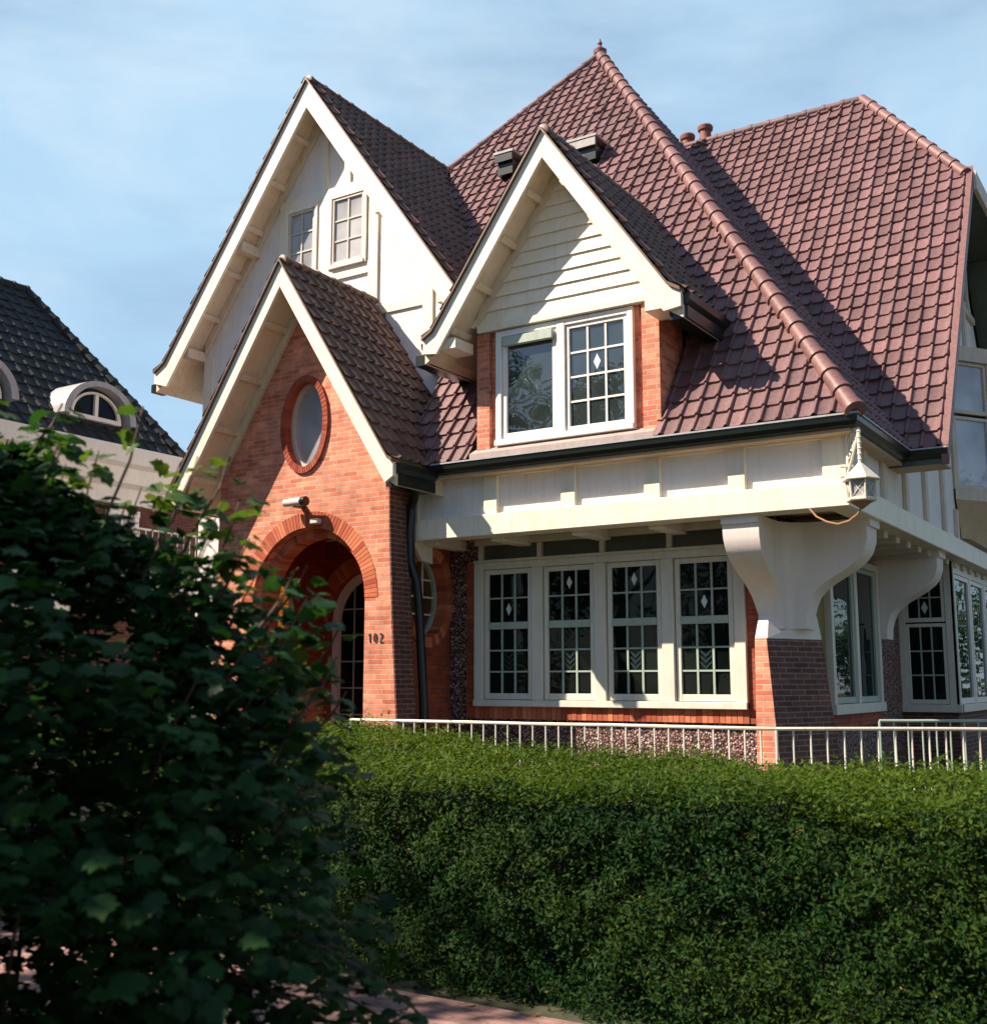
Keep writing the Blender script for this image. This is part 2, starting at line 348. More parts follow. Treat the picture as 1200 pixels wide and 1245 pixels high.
# gabled roof facing -Y: returns the top profile
def gable(parent, cx, zap, m, hw, y0, y1, ywall, mat, bh=.36, kick=.0, ribs=5, soff=.17, ridge=True, notails=False, trimw=.1, ridge_mat=None, eave=None, txw=None):
    eave = eave or y1
    k = math.sqrt(1+m*m); km = m*.42
    def top(x):  # x >= 0 offset from centre
        return zap-m*x if x <= hw else zap-m*hw-km*(x-hw)
    end = hw+kick
    rf = None
    for s in (1,-1):
        O = V((cx+s*hw, y0-.03, zap-m*hw))
        rf = tile_roof('roof_slope', [[(cx,y0-.03,zap),(cx,y1,zap),(cx+s*hw,y1,top(hw)),(cx+s*hw,y0-.03,top(hw))]], O, (0,1,0), (-s,0,m), mat, parent)
        if kick: tile_roof('eave_tiles', [[(cx+s*hw,y0-.03,top(hw)),(cx+s*hw,y1,top(hw)),(cx+s*end,y1,top(end)),(cx+s*end,y0-.03,top(end))]], V((cx+s*end,y0-.03,top(end))), (0,1,0), (-s,0,km), mat, rf)
        # bargeboard
        t = .03
        o1 = [(0,zap-t),(hw,top(hw)-t)]+([(end,top(end)-t)] if kick else [])
        o2 = ([(end+.0,top(end)-t-.15),(hw-.05,top(hw-.05)-bh-.02)] if kick else [(hw,top(hw)-t-.12),(hw-.14,top(hw-.14)-bh)])+[(0,zap-bh)]
        pts = [(cx+s*x,y0,z) for x,z in o1+o2]
        mb = MB().prism(pts, (0,.045,0)); mb.build('bargeboard', M['cream'], parent, bevel=.004)
        # thin dark verge strip above the bargeboard
        o3 = o1+[(x,z+.035) for x,z in reversed(o1)]
        MB().prism([(cx+s*x,y0-.035,z) for x,z in o3], (0,.12,0)).build('verge_strip', mat, parent)
        # soffit
        sz = soff*k
        xs = [0,hw]+([end] if kick else [])
        MB().prism([(cx+s*x,y0+.046,top(x)-t-.02) for x in xs]+[(cx+s*x,y0+.046,top(x)-sz) for x in reversed(xs)], (0,y1-y0-.05 if not notails else ywall-y0-.05,0)).build('soffit', M['soffit'], parent)
        mb = MB()
        for i in range(ribs):
            x = hw*(i+.75)/(ribs+.35)
            dx, dz = .035/k, .035*m/k
            zc = top(x)-sz; nx, nz = -.05*m/k, -.05/k
            mb.prism([(cx+s*(x-dx),y0+.047,zc+dz+.003),(cx+s*(x+dx),y0+.047,zc-dz+.003),(cx+s*(x+dx+nx),y0+.047,zc-dz+nz),(cx+s*(x-dx+nx),y0+.047,zc+dz+nz)], (0,ywall-y0-.047,0))
        mb.each('soffit_rib', M['soffit'], parent)
        ex = end if kick else hw
        MB().prism([(cx+s*(ex-.03),y0+.06,top(ex)-.035),(cx+s*(ex+.07),y0+.06,top(ex)-.035),(cx+s*(ex+.06),y0+.06,top(ex)-.10),(cx+s*(ex+.02),y0+.06,top(ex)-.145),(cx+s*(ex-.03),y0+.06,top(ex)-.15)], (0,eave-y0-.06,0)).build('gutter', M['green'], parent)
        MB().box(cx+s*ex-.16,cx+s*ex+.028,y0+.09,eave,top(ex)-.27,top(ex)-.151).build('eave_shade_board', M['green'], parent)  # near-black board, the deep shade under the eave put into its colour
        # trim board against the wall, under the soffit
        xx = txw or hw-.02
        MB().prism([(cx+s*.0,ywall-.05,zap-sz-.004),(cx+s*xx,ywall-.05,top(xx)-sz-.004),(cx+s*xx,ywall-.05,top(xx)-sz-trimw*k),(cx,ywall-.05,zap-sz-trimw*k)], (0,.047,0)).build('verge_trim', M['soffit'], parent)
    if ridge: ridge_caps('ridge_tiles', (cx,y0+.05,zap-.015), (cx,y1,zap-.015), parent, ridge_mat or M['tile2'], .06, .29, .0)
    return top

# ------------------------------------------------------------------ windows
def sash(parent, F, a0,a1,b0,b1,d, cols, rows, fw=.045, bw=.018, glass='glass', smat='sash', bmat='bars', depth=.045, orn=None):
    mb = MB()
    mb.fbox(F,a0,a0+fw,b0,b1,d-depth,d); mb.fbox(F,a1-fw,a1,b0,b1,d-depth,d)
    mb.fbox(F,a0+fw,a1-fw,b0,b0+fw*1.25,d-depth,d-.001); mb.fbox(F,a0+fw,a1-fw,b1-fw,b1,d-depth,d-.001)
    mb.build('sash', M[smat], parent, bevel=.004)
    g0,g1,h0,h1 = a0+fw,a1-fw,b0+fw*1.25,b1-fw
    MB().fbox(F,g0-.01,g1+.01,h0-.01,h1+.01,d-.034,d-.026).build('pane', M[glass], parent)
    if cols*rows > 1:
        mb = MB()
        for i in range(1,cols): x = g0+(g1-g0)*i/cols; mb.fbox(F,x-bw/2,x+bw/2,h0,h1,d-.025,d-.010)
        for j in range(1,rows): z = h0+(h1-h0)*j/rows; mb.fbox(F,g0,g1,z-bw/2,z+bw/2,d-.025,d-.012)
        mb.build('glazing_bars', M[bmat], parent)
    if orn:
        kind, ci, rj = orn; cw, ch = (g1-g0)/cols, (h1-h0)/rows
        x, z = g0+cw*(ci+.5), h0+ch*(rj+.5)
        if kind == 'diamond':
            MB().prism([F(x,z+.085,-.0255+d),F(x+.042,z,-.0255+d),F(x,z-.085,-.0255+d),F(x-.042,z,-.0255+d)], V(F(0,0,.006))-V(F(0,0,0))).build('glass_diamond', M['opal'], parent)
        else:
            mb = MB()
            for k in range(3):
                zz = z-.07+k*.065
                for s in (-1,1):
                    mb.prism([F(x,zz-.03,-.0255+d),F(x+s*.06,zz+.02,-.0255+d),F(x+s*.06,zz+.05,-.0255+d),F(x,zz+.0,-.0255+d)], V(F(0,0,.004))-V(F(0,0,0)))
            mb.build('glass_chevrons', M['bluegl'], parent)

# ================================================================== SETTING
g = MB(); g.add([(-160,-160,0),(160,-160,0),(160,160,0),(-160,160,0)],[(0,1,2,3)])
m, nt, bs = _nt('garden_soil')
n = _noise(nt, 4, 8); r = _ramp(nt, n.outputs[0], [(.3,(.035,.04,.018)),(.7,(.07,.065,.035))]); nt.links.new(r.outputs[0], bs.inputs['Base Color']); bs.inputs['Roughness'].default_value = .95
_bump(nt, n.outputs[0], bs, .8, .03)
o = g.build('ground', m); o['kind'] = 'structure'
pm = brickmat('path_bricks', (.42,.25,.215), (.32,.18,.16), (.24,.165,.14), .2, .07, .006, .85)
o = MB().box(-14,14,2.55,5.06,-.1,.03).build('path', pm); o['kind'] = 'structure'
o = MB().box(-60,60,-9,-2.2,-.1,.006).build('road', paint('asphalt',(.055,.053,.052),.9,.2,.5,60)); o['kind'] = 'structure'

# ================================================================== THE VILLA
HX, HY = -7.0, 13.0
villa = thing('villa', 'large white and orange brick villa with steep plum tiled roofs and gables', 'house', (HX,HY,0))
ROOFM, EZ, EY = 1.5, 4.0, 9.925
WY, XV = 11.905, -2.235
def mz(y): return EZ+ROOFM*(y-EY)
XR = -2.565          # right eave
AP = V((XR-4.93, EY+4.93, mz(EY+4.93)))
H2 = V((-9.45, 13.58, mz(13.58)))
# --- main pyramid roof
front_polys = [
  [(XR,EY,EZ),(-4.5,EY,EZ),(-4.5,EY+XR+4.5,mz(EY+XR+4.5))],
  [(-4.5,10.4,mz(10.4)),(-6.68,10.4,mz(10.4)),(-6.68,11.02,mz(11.02)),(-4.5,11.02,mz(11.02))],
  [(-6.68,EY,EZ),(-7.6,EY,EZ),(-7.6,11.02,mz(11.02)),(-6.68,11.02,mz(11.02))],
  [(-7.6,11.02,mz(11.02)),(-4.5,11.02,mz(11.02)),(-4.5,EY+XR+4.5,mz(EY+XR+4.5)),tuple(AP),tuple(H2)]]
mroof = tile_roof('main_roof', front_polys, (XR,EY,EZ), (1,0,0), (0,1,ROOFM), M['tile'], villa)
tile_roof('side_slope', [[(XR,EY,EZ),(XR,WY,EZ),(XR-3.9,WY+3.9,EZ+1.5*3.9),tuple(AP)]], (XR,EY,EZ), (0,1,0), (-1,0,ROOFM), M['tile'], mroof)
tile_roof('rear_slope', [[tuple(AP),(AP.x+1.2,AP.y+1.2,AP.z-1.8),(AP.x-4.8,AP.y+4.8,AP.z-7.2)]], (AP.x,AP.y+4.93,EZ), (1,0,0), (0,-1,1.5), M['tile'], mroof)
MB().add([tuple(AP),tuple(H2),(-12.0,13.38,6.1),(-12.0,19.4,4.0),(AP.x-4.8,AP.y+4.8,AP.z-7.2)],[(0,1,2),(0,2,3),(0,3,4)]).build('side_slope', M['tile2'], mroof)
ridge_caps('hip_tiles', (XR,EY+.0,EZ+.03), AP, mroof, None, .086)
ridge_caps('hip_tiles', H2, AP, mroof, M['tile'], .06)
MB().lathe(AP+V((0,0,.03)), [(.10,-.02),(.11,.04),(.04,.09),(.025,.13),(.04,.16),(.02,.2),(.004,.25)], 12).build('finial', M['ridge'], mroof, True)
# --- wing roof on the right
def wz(y): return EZ+1.5*(y-WY)
RY = 15.95; RZ = wz(RY); HHy = 14.56
wroof = tile_roof('wing_roof', [[(XR,WY,EZ),(XV,WY,EZ),(XV,HHy,wz(HHy)),(-3.79,RY,RZ),(XR-4.04,RY,RZ)]], (XR,WY,EZ), (1,0,0), (0,1,1.5), M['tile'], villa)
tile_roof('rear_slope', [[(-8,RY,RZ),(-3.79,RY,RZ),(XV,2*RY-HHy,wz(HHy)),(XV,2*RY-WY,EZ),(-8,2*RY-WY,EZ)]], (XR,2*RY-WY,EZ), (1,0,0), (0,-1,1.5), M['tile'], wroof)
tile_roof('half_hip', [[(-3.79,RY,RZ),(XV+.05,HHy-.04,wz(HHy)-.06),(XV+.05,2*RY-HHy+.04,wz(HHy)-.06)]], (XV,RY,wz(HHy)), (0,1,0), (-1.555,0,RZ-wz(HHy)), M['tile'], wroof)
ridge_caps('ridge_tiles', (-6.6,RY,RZ), (-3.79,RY,RZ), wroof, M['tile'], .06)
ridge_caps('hip_tiles', (XV-.02,HHy,wz(HHy)), (-3.79,RY,RZ), wroof, None, .072)
ridge_caps('hip_tiles', (XV-.02,2*RY-HHy,wz(HHy)), (-3.79,RY,RZ), wroof, None, .072)
# verge trim and soffit of the right gable
def vb(x0,x1,zo0,zo1,mat,name,ya=WY-.02,yb=HHy+.03):
    a, b = wz(ya), wz(yb)
    MB().hexa([(x0,ya,a+zo0),(x1,ya,a+zo0),(x1,yb,b+zo0),(x0,yb,b+zo0),(x0,ya,a+zo1),(x1,ya,a+zo1),(x1,yb,b+zo1),(x0,yb,b+zo1)]).build(name, mat, villa)
vb(XV+.003,XV+.075,-.16,.05,M['ridge'],'verge_board')
vb(-2.76,XV+.0,-.2,-.06,M['vsoff'],'verge_soffit',WY+.02,HHy+.0)
a, b = wz(HHy), 2*RY-HHy
MB().box(-2.9,XV+.06,HHy+.05,b-.05,a-.2,a-.12).build('verge_soffit', M['vsoff'], villa)
MB().box(XV+.06,XV+.11,HHy-.02,b,a-.24,a-.0).build('fascia', M['batten'], villa)
MB().hexa([(-2.76,b,a-.2),(XV,b,a-.2),(XV,2*RY-WY,EZ-.2),(-2.76,2*RY-WY,EZ-.2),(-2.76,b,a-.06),(XV,b,a-.06),(XV,2*RY-WY,EZ-.06),(-2.76,2*RY-WY,EZ-.06)]).build('verge_soffit', M['vsoff'], villa)
vm = MB()
for s in (1,):
    ya, yb = b, 2*RY-WY; za, zb = a, EZ
    vm.hexa([(XV,ya,za-.2),(XV+.07,ya,za-.2),(XV+.07,yb,zb-.2),(XV,yb,zb-.2),(XV,ya,za+.03),(XV+.07,ya,za+.03),(XV+.07,yb,zb+.03),(XV,yb,zb+.03)])
vm.build('verge_board', M['batten'], villa)
# --- chimney with two pots, behind the ridge
ch = MB().box(-7.75,-6.75,17.7,18.3,3,10.95).build('chimney', M['nbrick'], villa)
for x, h in ((-7.36,.42),(-7.02,.5)):
    MB().lathe((x,18,10.94), [(.13,0),(.12,.06),(.105,.1),(.1,h-.1),(.13,h-.09),(.14,h-.03),(.12,h),(.07,h),(.07,h-.2)], 14).build('chimney_pot', M['clay'], ch, True)
MB().box(-7.85,-6.65,17.6,18.4,10.83,10.945).build('chimney_cap', M['lead'], ch)
# --- opened roof hatches
for (x0,x1,ys,dp) in ((-7.25,-6.55,13.08,.42),(-8.28,-7.95,13.22,.4)):
    z = mz(ys)
    h = MB().box(x0,x1,ys-.26,ys+.22,z+.20,z+.232).build('roof_hatch', M['lead'], villa)
    MB().box(x0+.02,x1-.02,ys-.25,ys-.22,z+.08,z+.199).build('hatch_front', M['lead'] if x0 > -8 else M['black'], h)  # left hatch front is black, its dark opening put into the colour
    MB().box(x0+.04,x1-.04,ys-.2,ys+.1,z-.1,z+.1).build('hatch_frame', M['black'], h)
    MB().tube([(x0+.05,ys-.25,z+.29),(x0+.02,ys-.1,z-.1)],.012,6).build('hatch_stay', M['iron'], h)

# --- left stucco gable
GX, GZ, GM, GW = -9.73, 9.66, 1.385, 11.0
gtop = gable(villa, GX, GZ, GM, 2.55, 10.6, 14.0, GW, M['tile2'], .42, .2, 6, .17, eave=10.9, txw=2.12)
FG = front(GW)
def ul(x): return gtop(abs(x-GX))-.1
gw = MB(); gw.plate(FG, [(-11.9,0),(-10.05,0),(-10.05,3.7),(-7.7,3.7),(-7.7,3.6),(-7.55,3.6),(-7.55,ul(-7.55)),(GX,GZ-.1),(-11.9,ul(-11.9))], [], -.25, 0)
gw.build('stucco_wall', M['stucco'], villa)
gw2 = MB().box(-11.9,-11.65,11.25,19,0,5.8); gw2.build('stucco_wall', M['stucco'], villa)
tr = MB()
tr.fbox(FG,-10.5,-8.78,8.06,8.2,.002,.03); tr.fbox(FG,-10.5,-8.78,6.9,7.06,.002,.03)
tr.fbox(FG,-8.93,-8.78,5.6,6.898,.002,.028); tr.fbox(FG,-8.93,-8.78,7.062,8.058,.002,.028)
tr.fbox(FG,-9.75,-9.65,8.202,9.0,.002,.028); tr.fbox(FG,-9.36,-9.26,8.202,8.75,.002,.028)
tr.fbox(FG,-10.5,-10.4,7.062,8.058,.002,.028); tr.fbox(FG,-9.8,-9.6,7.062,8.058,.002,.028)
tr.fbox(FG,-8.05,-7.9,5.5,6.9,.002,.028); tr.fbox(FG,-11.88,-11.7,4,6.2,.002,.028)
tr.fbox(FG,-8.778,-8.052,6.3,6.42,.002,.026)
tr.each('timber_trim', M['cream'], villa)
for (x0,x1,z0,z1) in ((-10.33,-9.86,7.1,8.0),(-9.55,-9.01,7.1,8.03)):
    w = MB(); e=.055
    w.fbox(FG,x0-e,x0,z0-e,z1+e,.002,.05); w.fbox(FG,x1,x1+e,z0-e,z1+e,.002,.05); w.fbox(FG,x0,x1,z1,z1+e,.002,.048); w.fbox(FG,x0-.02,x1+.02,z0-e,z0,.002,.07)
    w = w.build('window', M['cream'], villa, bevel=.004)
    sash(w,FG,x0+.002,x1-.002,z0+.002,z1-.002,.036,2,3,.035,.02,'pale_pane','grey','grey',.03)
# purlin ends carrying the left overhang
pb = MB()
for x in (1.22,2.2):
    for s in (-1,1):
        z = gtop(x)-.33; pb.box(GX+s*x-.07,GX+s*x+.07,10.65,10.999,z-.14,z-.0)
pb.each('purlin_end', M['soffit'], villa, bevel=.006)
# flashing and ledge at the foot of the gable wall
MB().box(-7.9,-7.02,10.86,10.998,mz(10.98)-.2,mz(10.98)-.06).build('wall_ledge', M['smooth_stucco'], villa, bevel=.006)

# --- dormer
DX, DZ, DM, DY = -5.57, 7.39, 1.42, 10.06
dtop = gable(villa, DX, DZ, DM, 1.38, 9.66, 12.5, DY, M['tile2'], .33, .13, 4, .16, eave=10.9, txw=1.03)
FD = front(DY)
lap = MB(); zz = 5.5; i = 0
while zz < 6.98:
    h = .148; x0 = (DZ-.22-zz)/DM; x1 = max(.02,(DZ-.22-zz-h)/DM)
    x0 = min(x0, 1.13)
    lap.hexa([(DX-x0,DY-.045,zz),(DX+x0,DY-.045,zz),(DX+x0,DY+.02,zz),(DX-x0,DY+.02,zz),(DX-x1,DY-.022,zz+h+.01),(DX+x1,DY-.022,zz+h+.01),(DX+x1,DY+.02,zz+h+.01),(DX-x1,DY+.02,zz+h+.01)])
    zz += h
dg = lap.build('clapboard_gable', M['cream'], villa)
MB().box(-6.6,-4.47,DY-.06,DY+.05,5.42,5.5).build('head_board', M['cream'], dg, bevel=.005)
pr = MB(); pr.box(-6.62,-6.46,DY-.02,10.6,4.05,5.41); pr.box(-6.459,-6.385,DY+.03,10.5,4.05,5.41)
pr.box(-4.65,-4.46,DY-.02,10.95,4.05,5.41); pr.box(-4.745,-4.69,DY+.03,10.5,4.05,5.41)
pr.each('brick_cheek', M['brick'], villa)
MB().box(-4.69,-4.65,DY+.1,10.5,4.05,5.41).build('recess_shade_strip', M['dark'], villa)  # near-black strip, shade between the brick piers put into its colour
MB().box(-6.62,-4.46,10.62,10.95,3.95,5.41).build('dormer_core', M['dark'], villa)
MB().box(-4.62,-4.47,10.951,11.6,4.5,5.41).build('brick_cheek', M['dbrick'], villa)
w = MB(); z0,z1 = 4.2,5.41
w.fbox(FD,-6.384,-6.31,z0,z1,-.06,.02); w.fbox(FD,-4.815,-4.746,z0,z1,-.06,.02); w.fbox(FD,-5.63,-5.53,z0,z1,-.06,.022)
w.fbox(FD,-6.31,-5.63,z1-.07,z1,-.06,.018); w.fbox(FD,-5.53,-4.815,z1-.07,z1,-.06,.018); w.fbox(FD,-6.384,-4.746,z0-.06,z0+.0,-.06,.05)
w = w.build('window', M['white'], villa, bevel=.005); w['label'] = 'dormer window with one plain and one leaded casement'
sash(w,FD,-6.305,-5.635,z0+.003,z1-.073,.0,1,1,.055,.02,'glass_sky','white')
MB().fbox(FD,-6.27,-5.66,z1-.19,z1-.09,.002,.06).build('ventilator', M['sash'], w, bevel=.006)
sash(w,FD,-5.525,-4.82,z0+.003,z1-.073,.0,3,4,.04,.02,'glass_sky','white','white',orn=('diamond',1,2))
MB().hexa([(-6.66,9.95,4.0),(-4.5,9.95,4.0),(-4.5,DY,4.0),(-6.66,DY,4.0),(-6.66,9.95,4.07),(-4.5,9.95,4.07),(-4.5,DY+.02,4.142),(-6.66,DY+.02,4.142)]).build('apron_flashing', M['pinklead'], villa)
for s in (-1,1):
    MB().box(DX+s*1.22-.11,DX+s*1.22+.11,9.71,DY-.002,5.2,5.32).build('purlin_end', M['cream'], villa, bevel=.005)

# --- porch gable
PX, PZ, PM, PY = -8.83, 6.5, 1.545, 9.7
ptop = gable(villa, PX, PZ, PM, 1.62, 9.25, 11.02, PY, M['tile2'], .34, .06, 4, .15, eave=9.98, txw=1.24)
FP = front(PY)
def pu(x): return ptop(abs(x-PX))-.12
AX, AR, AS = -8.7, .84, 2.56       # arch centre, radius, springing
hole_arch = [(AX+AR,0)]+arc(AX,AS,AR,AR,0,180,28)+[(AX-AR,0)]
outer = [(-10.2,0)]+list(reversed(hole_arch))+[(-7.32,0),(-7.42,1.3),(-7.49,2.3),(-7.54,3.3),(-7.56,pu(-7.56)),(PX,PZ-.12),(-10.12,pu(-10.12))]
OX, OZ = -8.79, 4.615
pw = MB().plate(FP, outer, [oval(OX,OZ,.30,.52)], -.34, 0)
pw.build('brick_porch_front', M['brick'], villa)
# side wall below, with battered pier
MB().box(-10.15,-9.9,PY+.341,11.4,0,1.6).build('porch_wall', M['brick'], villa)
LW = right(-9.9)
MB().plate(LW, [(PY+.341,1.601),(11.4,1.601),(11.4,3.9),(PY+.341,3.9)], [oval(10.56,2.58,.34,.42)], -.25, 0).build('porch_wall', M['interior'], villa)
pwn = MB().plate(LW, oval(10.56,2.58,.335,.415), [oval(10.56,2.58,.28,.36)], -.16, -.1).build('window', M['grey'], villa)
pwn['label'] = 'oval amber stained glass window inside the porch'
MB().plate(LW, oval(10.56,2.58,.285,.365), [], -.14, -.135).build('pane', M['amber'], pwn)
gb = MB()
for k in (-.12,.05,.2): gb.fbox(LW,10.3,10.82,2.58+k-.008,2.58+k+.008,-.13,-.12)
gb.fbox(LW,10.55,10.57,2.24,2.92,-.128,-.118); gb.build('glazing_bars', M['grey'], pwn)
# porch ceiling + back wall + door
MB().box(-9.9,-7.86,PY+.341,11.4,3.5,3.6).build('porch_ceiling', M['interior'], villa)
BK = front(11.4); DXc, DR, DS = -9.2, .66, 2.42
dh = [(DXc+DR,0)]+arc(DXc,DS,DR,DR,0,180,24)+[(DXc-DR,0)]
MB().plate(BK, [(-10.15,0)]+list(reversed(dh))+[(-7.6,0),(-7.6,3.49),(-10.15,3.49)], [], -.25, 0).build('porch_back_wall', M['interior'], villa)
dr = MB()
a1 = [(DXc+DR-.005,.02)]+arc(DXc,DS,DR-.005,DR-.005,0,180,24)+[(DXc-DR+.005,.02)]
a2 = [(DXc+DR-.1,.02)]+arc(DXc,DS,DR-.1,DR-.1,0,180,24)+[(DXc-DR+.1,.02)]
dr.plate(BK, a1+list(reversed(a2)), [], -.2, -.1)
door = dr.build('front_door', M['white'], villa); door['label'] = 'round-headed glazed front door inside the porch'
MB().plate(BK, a2, [], -.18, -.17).build('pane', M['glass'], door)
gb = MB()
for k in range(1,5): x = DXc-DR+.1+k*(2*DR-.2)/5; gb.fbox(BK,x-.009,x+.009,.1,DS+math.sqrt(max(0,(DR-.1)**2-(x-DXc)**2)),-.169,-.155)
for k in range(7): z=.55+k*.34; gb.fbox(BK,DXc-DR+.1,DXc+DR-.1,z-.009,z+.009,-.168,-.157)
gb.build('glazing_bars', M['bars'], door)
def arch_ring(name, F, cx, cz, r0, r1, a0, a1, n, d0, d1, parent, rx=None, mat='vbrick'):
    # radial bricks with open joints over a mortar bed; rx = x-scale for ovals
    kx = rx or 1.0
    mb = MB(); 
    for i in range(n):
        t0 = math.radians(a0+(a1-a0)*(i+.035)/n); t1 = math.radians(a0+(a1-a0)*(i+.965)/n)
        pt = lambda r,t: (cx+kx*r*math.cos(t) if not rx else cx+(rx+(r-r0))*math.cos(t), cz+r*math.sin(t))
        q = [pt(r0,t0),pt(r1,t0),pt(r1,t1),pt(r0,t1)]
        mb.prism([F(x,z,d1) for x,z in q], V(F(0,0,d0))-V(F(0,0,d1)), random.random())
    o = mb.build(name, M[mat], parent, bevel=.003)
    inner = []; outer_ = []
    for i in range(n+1):
        t = math.radians(a0+(a1-a0)*i/n)
        f = (lambda r: (cx+(rx+(r-r0))*math.cos(t), cz+r*math.sin(t))) if rx else (lambda r: (cx+r*math.cos(t), cz+r*math.sin(t)))
        inner.append(f(r0+.003)); outer_.append(f(r1-.003))
    if abs(a1-a0) >= 359: MB().plate(F, outer_[:-1], [inner[:-1]], d0+.001, d1-.005).build('mortar_bed', M['mortar'], o)
    else: MB().plate(F, outer_+list(reversed(inner)), [], d0+.001, d1-.005).build('mortar_bed', M['mortar'], o)
    return o
arch_ring('arch_ring', FP, AX, AS, AR-.004, AR+.18, 0, 180, 62, -.05, .006, villa)
FI = front(PY+.14)
arch_ring('arch_ring', FI, AX, AS, AR-.1, AR+.05, 0, 180, 56, -.2, 0, villa)
MB().fbox(FI,AX+AR-.1,AX+AR+.02,0,AS-.003,-.19,-.01).build('arch_jamb', M['brick2'], villa)
MB().fbox(FI,AX-AR-.02,AX-AR+.1,0,AS-.003,-.19,-.01).build('arch_jamb', M['brick2'], villa)
arch_ring('arch_ring', BK, DXc, DS, DR, DR+.2, 0, 180, 40, -.05, .02, villa)
# oval window in the gable
arch_ring('oval_ring', FP, OX, OZ, .505, .585, 0, 360, 60, -.16, .03, villa, rx=.285, mat='vbrick2')
ow = MB().plate(FP, oval(OX,OZ,.295,.515), [oval(OX,OZ,.245,.465)], -.15, -.07).build('window', M['grey'], villa, True); ow['label'] = 'oval window high in the brick gable'
MB().plate(FP, oval(OX,OZ,.25,.47), [], -.13, -.115).build('pane', M['oval'], ow)
# house number 102 on a painted plaque
nb = MB()
def digit(mb, ch, x, z, h=.10, w=.046, t=.009):
    if ch == '1': mb.fbox(FP,x+w*.45,x+w*.45+t,z,z+h,.004,.012); mb.prism([FP(x+w*.45,z+h,.004),FP(x+w*.45,z+h-t*1.3,.004),FP(x+w*.1,z+h-.035,.004),FP(x+w*.1,z+h-.022,.004)], (0,-.008,0))
    if ch == '0':
        mb.plate(FP, oval(x+w/2,z+h/2,w/2,h/2,20), [oval(x+w/2,z+h/2,w/2-t,h/2-t,20)], .004,.012)
    if ch == '2':
        p = arc(x+w/2,z+h-w/2,w/2,w/2,160,-40,10)+[(x+t*.3,z+t*.5)]
        q = arc(x+w/2,z+h-w/2,w/2-t,w/2-t,160,-40,10)+[(x+t*.3-.0,z+t*1.4)]
        mb.plate(FP, p+list(reversed(q)), [], .004,.012); mb.fbox(FP,x,x+w,z,z+t,.004,.0125)
digit(nb,'1',-7.80,2.07); digit(nb,'0',-7.725,2.07); digit(nb,'2',-7.645,2.07)
nb.build('house_number', M['numb'], villa)['label'] = 'dark house number 102'
# --- side wall of the porch with round window
RW = right(-7.6); RCy, RCz, RR = 10.50, 2.62, .44
MB().plate(RW, [(PY+.341,0),(10.95,0),(10.95,4.3),(PY+.341,4.3)], [oval(RCy,RCz,RR-.06,RR+.04)], -.25, 0).build('brick_side_wall', M['brick2'], villa)
arch_ring('oval_ring', RW, RCy, RCz, RR+.03, RR+.15, 0, 360, 40, -.2, .03, villa, rx=RR-.07)
rw = MB().plate(RW, oval(RCy,RCz,RR-.065,RR+.035), [oval(RCy,RCz,RR-.115,RR-.02)], -.2,-.13).build('window', M['sash'], villa); rw['label'] = 'round window in the porch side wall'
MB().plate(RW, oval(RCy,RCz,RR-.11,RR-.015), [], -.18,-.17).build('pane', M['amberd'], rw)
gb = MB()
for k in (-.2,0,.2): gb.fbox(RW,RCy-.33,RCy+.33,RCz+k-.01,RCz+k+.01,-.169,-.15)
for k in (-.12,.12): gb.fbox(RW,RCy+k-.01,RCy+k+.01,RCz-.4,RCz+.4,-.168,-.152)
gb.build('glazing_bars', M['white'], rw)
# dark brick facing, puts shade into the colour of the battered pier's side
MB().loft([[(-7.318,PY+.004,0),(-7.30,PY+.004,0),(-7.30,PY+.345,0),(-7.318,PY+.345,0)],[(-7.419,PY+.004,1.3),(-7.405,PY+.004,1.3),(-7.405,PY+.345,1.3),(-7.419,PY+.345,1.3)],[(-7.489,PY+.004,2.3),(-7.475,PY+.004,2.3),(-7.475,PY+.345,2.3),(-7.489,PY+.345,2.3)],[(-7.539,PY+.004,3.3),(-7.525,PY+.004,3.3),(-7.525,PY+.345,3.3),(-7.539,PY+.345,3.3)],[(-7.559,PY+.004,4.0),(-7.545,PY+.004,4.0),(-7.545,PY+.345,4.0),(-7.559,PY+.345,4.0)]]).build('shaded_pier_facing', M['dbrick'], villa)

# --- jetty: frieze, beams, soffit, joists
XC, YB, YG, XG = -2.72, 10.127, 10.97, -3.58
FF = front(YB+.055)
MB().fbox(FF,-7.59,XC-.06,3.43,3.93,-.2,0).build('frieze_panel', M['stucco'], villa)
mb = MB()
for x in (-6.51,-5.56,-4.615,-3.745): mb.fbox(FF,x-.085,x+.085,3.431,3.90,.002,.05)
mb.fbox(FF,-7.59,-7.47,3.431,3.90,.002,.05); mb.fbox(FF,-2.93,XC+.005,3.431,3.90,.002,.05)
mb.each('frieze_post', M['cream'], villa, bevel=.005)
mb = MB()
for x0,x1 in ((-7.47,-6.595),(-6.425,-5.645),(-5.475,-4.7),(-4.53,-3.83),(-3.66,-2.93)): mb.fbox(FF,x0+.001,x1-.001,3.84,3.90,.002,.046)
mb.each('frieze_rail', M['cream'], villa)
MB().box(-7.6,XC+.03,YB-.03,YB+.22,3.2,3.43).build('front_beam', M['cream'], villa, bevel=.008)
MB().box(XC-.2,XC+.028,YB+.221,24,3.2,3.44).build('side_beam', M['cream'], villa, bevel=.008)
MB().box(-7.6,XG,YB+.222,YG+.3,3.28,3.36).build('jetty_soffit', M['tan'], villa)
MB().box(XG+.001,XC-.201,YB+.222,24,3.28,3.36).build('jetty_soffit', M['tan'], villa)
mb = MB()
for x in (-7.45,-6.56,-5.56,-4.68): mb.box(x-.085,x+.085,YB+.221,YG,3.165,3.279)
